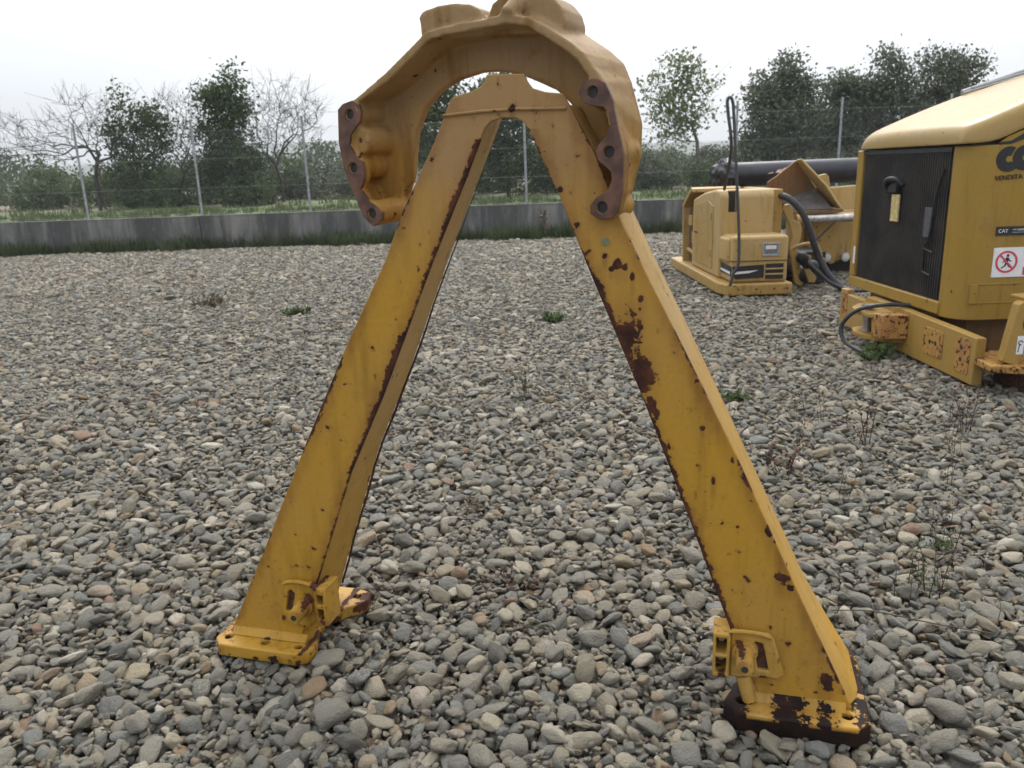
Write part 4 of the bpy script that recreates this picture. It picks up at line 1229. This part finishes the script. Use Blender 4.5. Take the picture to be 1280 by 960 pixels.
def branches(base, h0, pts, r_tip, wob=.12, lean=(0, 0)):
    """join the crown points to the trunk: each goes to the node that makes the shortest sound limb"""
    base = np.array(base, float)
    nodes = [base, base + [lean[0] * .5, lean[1] * .5, h0 * .5], base + [lean[0], lean[1], h0]]
    par = [-1, 0, 1]; plen = [0, h0 * .5, h0]
    pts = np.asarray(pts)
    order = np.argsort(np.linalg.norm(pts - nodes[2], axis=1))
    for i in order:
        p = pts[i]
        N_ = np.array(nodes[2:]) ; d = np.linalg.norm(N_ - p, axis=1)
        up = (p[2] - N_[:, 2]) / np.maximum(d, 1e-3)
        k = int(np.argmin(d * (1 + .35 * (up < -.2)) + .30 * np.array(plen[2:]))) + 2
        L = d[k - 2]
        prev = k
        m = max(1, int(L / .35))
        for j in range(1, m + 1):
            q = nodes[k] * (1 - j / m) + p * (j / m)
            if j < m:
                q = q + rng.normal(0, wob * L / m, 3) + np.array([0, 0, .10 * L * math.sin(math.pi * j / m)])
            nodes.append(q); par.append(prev); plen.append(plen[prev] + L / m); prev = len(nodes) - 1
    n = len(nodes)
    cnt = np.zeros(n); child = np.zeros(n, int)
    for i in range(1, n): child[par[i]] += 1
    for i in range(n - 1, 0, -1):
        if child[i] == 0: cnt[i] += 1
        cnt[par[i]] += cnt[i]
    rad = r_tip * np.maximum(cnt, 1) ** .46
    return np.array(nodes), np.array(par), rad, np.array([i for i in range(n) if child[i] == 0])

def limbs(nodes, par, rad, sel, sides=4):
    V, F_ = [], []
    for i in sel:
        a, b = nodes[par[i]], nodes[i]
        d = b - a; L = np.linalg.norm(d)
        if L < 1e-4: continue
        d = d / L
        u = np.cross(d, [0.3, .9, .2]); u /= np.linalg.norm(u); v = np.cross(d, u)
        ra, rb = min(rad[par[i]], rad[i] * 1.35), rad[i]
        s = len(V)
        for c, r in ((a - d * ra * .3, ra), (b, rb)):
            for k in range(sides):
                t = 6.2832 * k / sides
                V.append(c + (u * math.cos(t) + v * math.sin(t)) * r)
        for k in range(sides):
            F_.append((s + k, s + (k + 1) % sides, s + sides + (k + 1) % sides, s + sides + k))
    return V, F_

def leaves(centres, per, spread, size, flat=.6):
    c = np.repeat(np.asarray(centres), per, axis=0)
    n = len(c)
    p = c + rng.normal(0, 1, (n, 3)) * np.array(spread)
    tone = np.clip(np.repeat(rng.uniform(.0, .7, len(centres)), per) + rng.normal(0, .22, n), 0, 1)
    d = rng.normal(0, 1, (n, 3)); d /= np.linalg.norm(d, axis=1, keepdims=True)
    up = rng.normal(0, 1, (n, 3)) * flat + np.array([0, 0, .6]); s = np.cross(d, up); s /= np.linalg.norm(s, axis=1, keepdims=True) + 1e-9
    L = size * rng.uniform(.6, 1.3, n)[:, None]
    q = np.stack([p, p + d * L * .5 + s * L * .33, p + d * L, p + d * L * .5 - s * L * .33], 1).reshape(-1, 3)
    f = np.arange(4 * n).reshape(n, 4)
    return q, f, np.repeat(tone, 4)

def in_clumps(clumps, y, n, shell=.55):
    vol = np.array([c[2] * c[3] * (c[2] if len(c) < 5 else c[4]) for c in clumps]); vol = vol ** .8
    ch = rng.choice(len(clumps), n, p=vol / vol.sum())
    d = rng.normal(0, 1, (n, 3)); d /= np.linalg.norm(d, axis=1, keepdims=True)
    r = rng.uniform(0, 1, n) ** (1 / 3) * (1 - shell * .0)
    out = []
    for i, k in enumerate(ch):
        c = clumps[k]; ry = c[2] if len(c) < 5 else c[4]
        out.append((c[0] + d[i, 0] * r[i] * c[2], y + d[i, 1] * r[i] * ry, c[1] + d[i, 2] * r[i] * c[3]))
    return np.array(out)

def tree(name, label, cat, base, h0, clumps, tips, per, leaf, mats, r_tip=.006, spread=.13, lean=(0, 0), bare_twigs=0, group=None):
    bx, by = base
    root = empty(name, (bx, by, .72), label, cat, group)
    P = in_clumps(clumps, by, tips)
    nodes, par, rad, ends = branches((bx, by, .6), h0, P, r_tip, lean=lean)
    off = np.array([bx, by, .72])
    thick = [i for i in range(1, len(nodes)) if rad[i] > r_tip * 3.2 or i < 3]
    thin = [i for i in range(1, len(nodes)) if not (rad[i] > r_tip * 3.2 or i < 3)]
    V, F_ = limbs(nodes, par, rad, thick, 6)
    from_np('trunk', np.array(V) - off, F_, mats[0], root, smooth=True)
    if bare_twigs:
        tw = []
        for i in ends:
            for _ in range(bare_twigs):
                d = nodes[i] - nodes[par[i]]; d = d / (np.linalg.norm(d) + 1e-6)
                d = d + rng.normal(0, .55, 3) + np.array([0, 0, .25])
                tw.append((i, nodes[i] + d * rng.uniform(.12, .42)))
        n0 = len(nodes)
        nodes = np.concatenate([nodes, np.array([t[1] for t in tw])]); par = np.concatenate([par, np.array([t[0] for t in tw])])
        rad = np.concatenate([rad, np.full(len(tw), r_tip * .55)])
        thin += list(range(n0, len(nodes)))
    V, F_ = limbs(nodes, par, rad, thin, 3)
    from_np('branches', np.array(V) - off, F_, mats[0], root)
    if per:
        q, f, tone = leaves(P, per, (spread, spread, spread * .8), leaf)
        from_np('crown', q - off, f, mats[1], root, tone)
    return root

B, BG = M['bark'], M['bark_grey']
LD, LM, LG, LL = M['leaf_dark'], M['leaf_mid'], M['leaf_grey'], M['leaf_light']
tree('bare_tree', 'wide leafless tree with drooping branches, leftmost behind the wall', 'tree', (-13.1, 26.6), 1.2,
     [(-14.6, 3.0, 1.5, .75), (-13.0, 3.4, 1.2, .9), (-11.9, 3.1, .9, .8), (-15.4, 2.6, .9, .5)], 380, 0, 0, (B,), .0062, bare_twigs=6)
tree('ivy_clad_tree', 'ragged tree with dark leaf clumps and one tall wisp right of the wide leafless tree', 'tree', (-12.0, 27.4), 1.0,
     [(-12.45, 4.65, .20, .25), (-12.3, 4.2, .22, .35), (-12.1, 3.6, .6, .5), (-11.4, 3.5, .6, .5), (-12.7, 3.1, .5, .4), (-11.9, 2.7, 1.0, .7), (-12.2, 1.8, 1.2, .7)], 230, 20, .13, (B, LD), .007, .18, bare_twigs=2)
tree('bare_shrub_tree', 'many-stemmed nearly leafless tree between two dark leafy trees', 'tree', (-11.0, 27.9), .7,
     [(-10.6, 3.3, 1.1, 1.2), (-11.4, 2.8, .8, 1.0), (-10.3, 2.2, .7, .8)], 340, 1, .11, (B, LD), .006, .2, bare_twigs=6)
tree('tall_leafy_tree', 'tallest dark leafy tree left of the frame with a narrow pointed top', 'tree', (-9.75, 28.6), 1.1,
     [(-9.05, 5.15, .30, .42), (-9.15, 4.6, .5, .4), (-9.7, 4.2, .7, .55), (-9.0, 3.9, .6, .5), (-9.5, 3.2, .95, .8), (-9.3, 2.2, 1.05, .8), (-8.8, 1.5, .7, .5), (-10.1, 1.6, .6, .5)], 380, 28, .125, (B, LD), .007, .18)
tree('bare_tree', 'upright leafless tree with many fine twigs beside the tall dark leafy tree', 'tree', (-7.8, 28.9), .9,
     [(-7.6, 3.6, 1.4, 1.4), (-6.9, 3.3, .9, 1.0), (-8.3, 3.0, .8, 1.0)], 430, 0, 0, (B,), .0058, bare_twigs=6)
tree('leafy_tree', 'dense green tree seen through the left gap beside the frame neck', 'tree', (-2.0, 27.6), 1.0,
     [(-2.0, 4.1, .7, .7), (-2.2, 3.2, .9, .8), (-1.9, 2.2, 1.0, .8), (-2.9, 2.6, .6, .7)], 240, 34, .125, (B, LM), .007, .15)
tree('leafy_tree', 'dense dark green tree seen between the two legs below the arch', 'tree', (.1, 27.2), .9,
     [(-.1, 4.0, .9, .8), (.5, 3.2, 1.0, .9), (-.6, 2.7, 1.0, .8), (.5, 1.9, 1.1, .8), (-.6, 1.6, .9, .6)], 320, 36, .125, (B, LD), .007, .15)
tree('sparse_tree', 'slender pale green tree with thin see-through foliage right of the arch', 'tree', (6.6, 28.0), 1.7,
     [(5.9, 4.75, .7, .45), (5.3, 4.0, .75, .6), (6.4, 4.1, .75, .6), (5.8, 3.3, .95, .6), (6.7, 3.2, .5, .5), (5.6, 2.6, .8, .5)], 230, 11, .13, (BG, LL), .0075, .17, lean=(-.1, 0), bare_twigs=2)
tree('broad_tree', 'broad greyish green tree behind the black hoop of the machine body', 'tree', (9.9, 29.2), 1.2,
     [(9.85, 4.65, .5, .45), (9.2, 3.9, .75, .6), (10.3, 4.0, .65, .7), (9.6, 3.2, 1.2, .8), (10.5, 2.6, 1.0, .8), (9.0, 2.2, .8, .6), (9.7, 2.0, 1.1, .6)], 520, 30, .13, (B, LG), .007, .2)
tree('broad_tree', 'lower rounded greyish tree between the two groups of taller trees at right', 'tree', (12.4, 29.8), 1.2,
     [(12.0, 4.0, .8, .5), (12.6, 3.8, .8, .6), (12.2, 3.1, 1.2, .9), (12.0, 2.2, 1.1, .8)], 360, 30, .13, (B, LG), .007, .2)
tree('broad_tree', 'airy greyish tree with a tall feathery top above the housing hood', 'tree', (13.7, 29.4), 1.3,
     [(13.4, 4.75, .45, .45), (13.6, 4.2, .7, .6), (13.4, 3.6, .9, .8), (13.8, 2.8, 1.1, .9)], 320, 20, .125, (B, LG), .007, .2, bare_twigs=2)
tree('broad_tree', 'rightmost spreading greyish tree reaching out over the sloping hood', 'tree', (15.8, 29.6), 1.3,
     [(15.1, 4.8, .5, .4), (15.8, 4.6, .7, .4), (16.4, 4.5, .5, .3), (15.3, 4.0, 1.0, .6), (16.1, 3.7, .7, .6), (15.6, 3.0, 1.3, .9)], 420, 20, .125, (B, LG), .007, .2, bare_twigs=2)
# bushes in front of and between the trees
def bush(label, x, y, rx, h, mats, tips=90, per=44, leaf=.11):
    return tree('bush', label, 'bush', (x, y), .15, [(x, .72 + h * .45, rx, h * .5), (x + rx * .4, .72 + h * .3, rx * .7, h * .32), (x - rx * .45, .72 + h * .33, rx * .7, h * .33)], tips, per, leaf, mats, .006, .12)
bush('low dark bush under the wide leafless tree', -14.3, 30.5, 1.6, 1.5, (B, LD), 130)
bush('long dark thicket behind the many-stemmed tree', -11.8, 31.0, 1.9, 1.9, (B, LD), 170)
bush('dark thicket between the tall dark tree and the upright leafless tree', -8.6, 32.0, 1.7, 1.9, (B, LD), 150)
bush('dark bush at the far left end of the field edge', -17.6, 31.5, 1.6, 1.5, (B, LD), 120)
bush('dark bush in the gap between the upright leafless tree and the arch', -5.6, 33.5, 1.7, 1.9, (B, LG), 130)
bush('broad dark thicket behind the slender pale tree', 6.6, 33.0, 2.2, 2.2, (B, LG), 170)
bush('dark thicket behind the legs seen below the arch', .2, 31.0, 2.2, 2.0, (B, LD), 170)
bush('low dark bush at the foot of the many-stemmed tree', -11.6, 27.2, 1.1, .8, (B, LD))
bush('yellowish green bush at the foot of the tall dark leafy tree', -8.7, 28.0, .8, 1.1, (B, LM))
bush('brownish bush behind the upright leafless tree', -6.9, 31.0, 1.6, 1.6, (B, LG), 90)
bush('green bush seen just left of the right leg', 1.7, 27.8, .8, 1.7, (B, LM))
bush('grey green bush at the foot of the slender pale tree', 5.2, 29.5, 1.0, 1.5, (B, LG))
bush('grey green bush between the slender pale tree and the broad trees', 7.8, 30.2, 1.2, 1.7, (B, LG), 90)
bush('bush beyond the black pipe near its left end', 6.9, 27.0, .9, .9, (B, LM))
bush('bush left of the arch behind the fence', -4.9, 31.5, 1.3, 1.2, (B, LG))
bush('dark bush half hidden by the black pipe below the broad trees', 11.2, 28.0, 1.5, 1.3, (B, LG), 90)
bush('dark bush half hidden by the housing hood below the rightmost trees', 14.6, 28.4, 1.7, 1.5, (B, LG), 90)
# far hedgerow across the field: one mass
c = []
for k in range(3600):
    x = rng.uniform(-95, 70); y = 84 + 8 * math.sin(x * .05) + rng.normal(0, 2.5)
    h = 2.3 + 1.0 * math.sin(x * .23) + .8 * math.sin(x * .71 + 1) + .3 * math.sin(x * 2.1)
    c.append((x, y, .75 + max(.5, h) * rng.uniform(0, 1) ** .8))
q, f, tone = leaves(np.array(c), 16, (.45, .4, .28), .34)
tag(from_np('far_hedgerow', q, f, LD, None, tone), kind='stuff')

# ------------------------------------------------------------------ grass
def blades(n, x0, x1, y0, y1, z, h, wd, mat, name, clump=.5, label=None, keep=None):
    nc = max(4, n // 14)
    cx_ = rng.uniform(x0, x1, nc); cy_ = rng.uniform(y0, y1, nc)
    if keep is not None:
        k = keep(cx_, cy_); cx_, cy_ = cx_[k], cy_[k]
    px = np.repeat(cx_, 14) + rng.normal(0, .07 * clump * 2, len(cx_) * 14); py = np.repeat(cy_, 14) + rng.normal(0, .05, len(cx_) * 14)
    hh_ = np.repeat(h * rng.uniform(.4, 1.25, len(cx_)), 14) * rng.uniform(.5, 1.2, len(px))
    a = rng.uniform(0, 6.28, len(px)); ln = rng.uniform(.1, .7, len(px)) * hh_
    zz = z(px, py) if callable(z) else np.full(len(px), z)
    b = np.stack([px, py, zz], 1)
    s = np.stack([np.cos(a), np.sin(a), 0 * a], 1) * (wd / 2)
    ld = np.stack([np.cos(a + 1.4) * ln, np.sin(a + 1.4) * ln, hh_], 1)
    mid = b + ld * np.array([.35, .35, .62])
    q = np.stack([b - s, b + s, mid + s * .8, mid - s * .8, mid - s * .8, mid + s * .8, b + ld + s * .12, b + ld - s * .12], 1).reshape(-1, 3)
    f = np.arange(len(q)).reshape(-1, 4)
    tone = np.repeat(np.clip(np.repeat(rng.uniform(0, .8, len(cx_)), 14) + rng.normal(0, .15, len(px)), 0, 1), 8)
    return tag(from_np(name, q, f, mat, None, tone), kind='stuff')
def kp(x, y):
    return (np.sin(x * 1.3) + np.sin(x * .47 + 2) + .9 * np.sin(x * 3.1 + 1)) * .22 + .32 > (19.93 - y) - .28
blades(52000, -24, 20, 19.05, 19.98, -.05, .34, .015, M['grass_dark'], 'wall_foot_grass', keep=kp)
blades(22000, -24, 22, 20.3, 23.5, field_z, .16, .014, M['grass'], 'verge_grass')
blades(16000, -45, 40, 23.5, 44, field_z, .22, .03, M['grass'], 'field_grass', 1.0)

# ------------------------------------------------------------------ weeds in the gravel
def weed(name, label, x, y, h, stems, mat, leafy=0, spread=.12, lf=.03, head=0, r=.0022):
    root = empty(name, (x, y, -.03), label, 'weed')
    bm = nb(); tips = []
    for k in range(stems):
        a = random.uniform(0, 6.28); sp = random.uniform(.2, 1) * spread; hk = h * random.uniform(.55, 1.05)
        bx_, by_ = random.gauss(0, .02), random.gauss(0, .02)
        pts = [(bx_, by_, 0), (bx_ + math.cos(a) * sp * .3, by_ + math.sin(a) * sp * .3, hk * .4), (bx_ + math.cos(a) * sp * .6 + random.gauss(0, .01), by_ + math.sin(a) * sp * .6, hk * .75), (bx_ + math.cos(a) * sp, by_ + math.sin(a) * sp, hk)]
        tube(bm, pts, [r, r * .85, r * .7, r * .4], 4)
        for t in range(leafy):
            j = random.uniform(.25, 1) * 2.99; i0 = int(j); fr = j - i0
            p = Vector(pts[i0]).lerp(Vector(pts[i0 + 1]), fr); tips.append(p)
        for t in range(head):
            j = 2 + random.random() * .99; p = Vector(pts[2]).lerp(Vector(pts[3]), j - 2)
            q = p + Vector((random.gauss(0, .03), random.gauss(0, .03), random.uniform(.01, .05)))
            tube(bm, [p, q], [r * .5, r * .4], 3); tips.append(q)
    link('stem', bm, mat[0], root)
    if tips:
        q, f, tone = leaves(np.array(tips), 3, (.008, .008, .008), lf)
        from_np('foliage', q, f, mat[1], root, tone)
    return root
M['stalk_red'] = mat_leaf('reddish_stalk', (.06, .035, .025), (.14, .075, .05), .1)
G_, D_, S_ = (M['grass'], M['leaf_mid']), (M['dry'], M['dry']), (M['stalk_red'], M['stalk_red'])
weed('dry_weed', 'tall clump of dry reddish stalks on the gravel below the bumper beam', 2.02, 4.35, .32, 5, S_, 3, .16, .025, 2, .003)
weed('dry_weed', 'low clump of reddish seed heads just right of the right leg', 1.42, 3.95, .18, 6, S_, 4, .12, .03, 2)
weed('dry_weed', 'thin dark stalks at the right edge of the gravel, in the shade of the bracket', 2.72, 4.55, .36, 6, S_, 3, .12, .025, 1)
weed('green_weed', 'thin upright green weed on the gravel right of the right foot plate', 1.50, 2.72, .24, 4, G_, 5, .06, .013)
weed('green_weed', 'low green weed under the right end of the bumper beam', 2.95, 6.35, .14, 16, G_, 8, .20, .05)
weed('green_weed', 'bright green tuft beside the outer edge of the right leg', 1.55, 5.35, .10, 10, G_, 6, .10, .035)
weed('green_weed', 'bright green flat tuft behind the right leg in the open gravel', .48, 8.6, .10, 14, G_, 7, .17, .05)
weed('green_weed', 'pale green tuft left of the left leg in the far gravel', -2.6, 9.6, .10, 14, G_, 7, .2, .05)
weed('dry_weed', 'wide low patch of dry brown stems far out on the left gravel', -3.95, 10.6, .13, 26, D_, 5, .38, .05)
weed('dry_weed', 'single pale weed with dry stems between the two legs', .1, 5.6, .28, 6, (M['grass'], M['dry']), 6, .10, .025)
weed('dry_weed', 'small straw-coloured weed on the gravel at the middle, nearer the viewer', -.22, 3.6, .10, 5, D_, 5, .12, .025)
weed('dry_weed', 'tiny reddish weed between the two feet', -.02, 2.9, .07, 5, S_, 5, .12, .025)
weed('green_weed', 'small green sprout lying between stones right of the right leg foot', 1.78, 3.1, .07, 6, G_, 5, .12, .022)
weed('dry_weed', 'tall thin grassy weed standing against the wall between the legs', .9, 19.3, .75, 8, (M['grass'], M['dry']), 8, .18, .06, 0, .005)
# twigs lying on the stones
def twig(label, pts, r):
    bm = nb(); tube(bm, smooth_path(pts, 4), r, 6)
    tag(link('dry_twig', bm, M['dry'], None, smooth=True), label, 'twig')
twig('long pale twig on the stones beside the right foot plate', [(1.12, 2.56, .03), (1.25, 2.52, .045), (1.42, 2.44, .04), (1.60, 2.38, .03)], .0022)
twig('thin curved straw stalk near the right edge of the gravel', [(1.66, 2.46, .02), (1.69, 2.50, .06), (1.70, 2.56, .08), (1.68, 2.64, .05)], .0018)
twig('short bleached stick on the stones behind the right leg', [(1.02, 2.72, .03), (1.10, 2.66, .045), (1.16, 2.60, .03)], .0028)
for k in range(16):
    x_ = rng.uniform(1.2, 3.3); y_ = rng.uniform(2.6, 5.6)
    if x_ > .6 * y_ + .1 or on_plate(x_, y_, .15): x_ = min(x_, .58 * y_)
    o = weed('dry_stalk', 'sparse thin dark stalk standing among the stones on the right', x_, y_, rng.uniform(.18, .36), 3, S_ if k % 3 else D_, 2, .06, .013, 1, .0014)
    o['group'] = 'thin dry stalks on the right gravel'
def sprout_spots(x, y):
    return np.abs(x) < .62 * y
blades(700, -5.5, 6, 3.0, 12, -.02, .06, .006, M['grass'], 'sparse_sprouts', .25, keep=sprout_spots)

# ------------------------------------------------------------------ haze
hb = nb(); box(hb, -1450, 1450, -1450, 1450, -1.1, 62)
hm = bpy.data.materials.new('haze_air'); hm.use_nodes = True
t = hm.node_tree; t.nodes.clear()
ho = t.nodes.new('ShaderNodeOutputMaterial'); pv = t.nodes.new('ShaderNodeVolumePrincipled')
pv.inputs['Color'].default_value = (.93, .96, 1, 1); pv.inputs['Density'].default_value = 0.0006; pv.inputs['Anisotropy'].default_value = .2
t.links.new(pv.outputs[0], ho.inputs['Volume'])
tag(link('haze', hb, hm), kind='stuff')
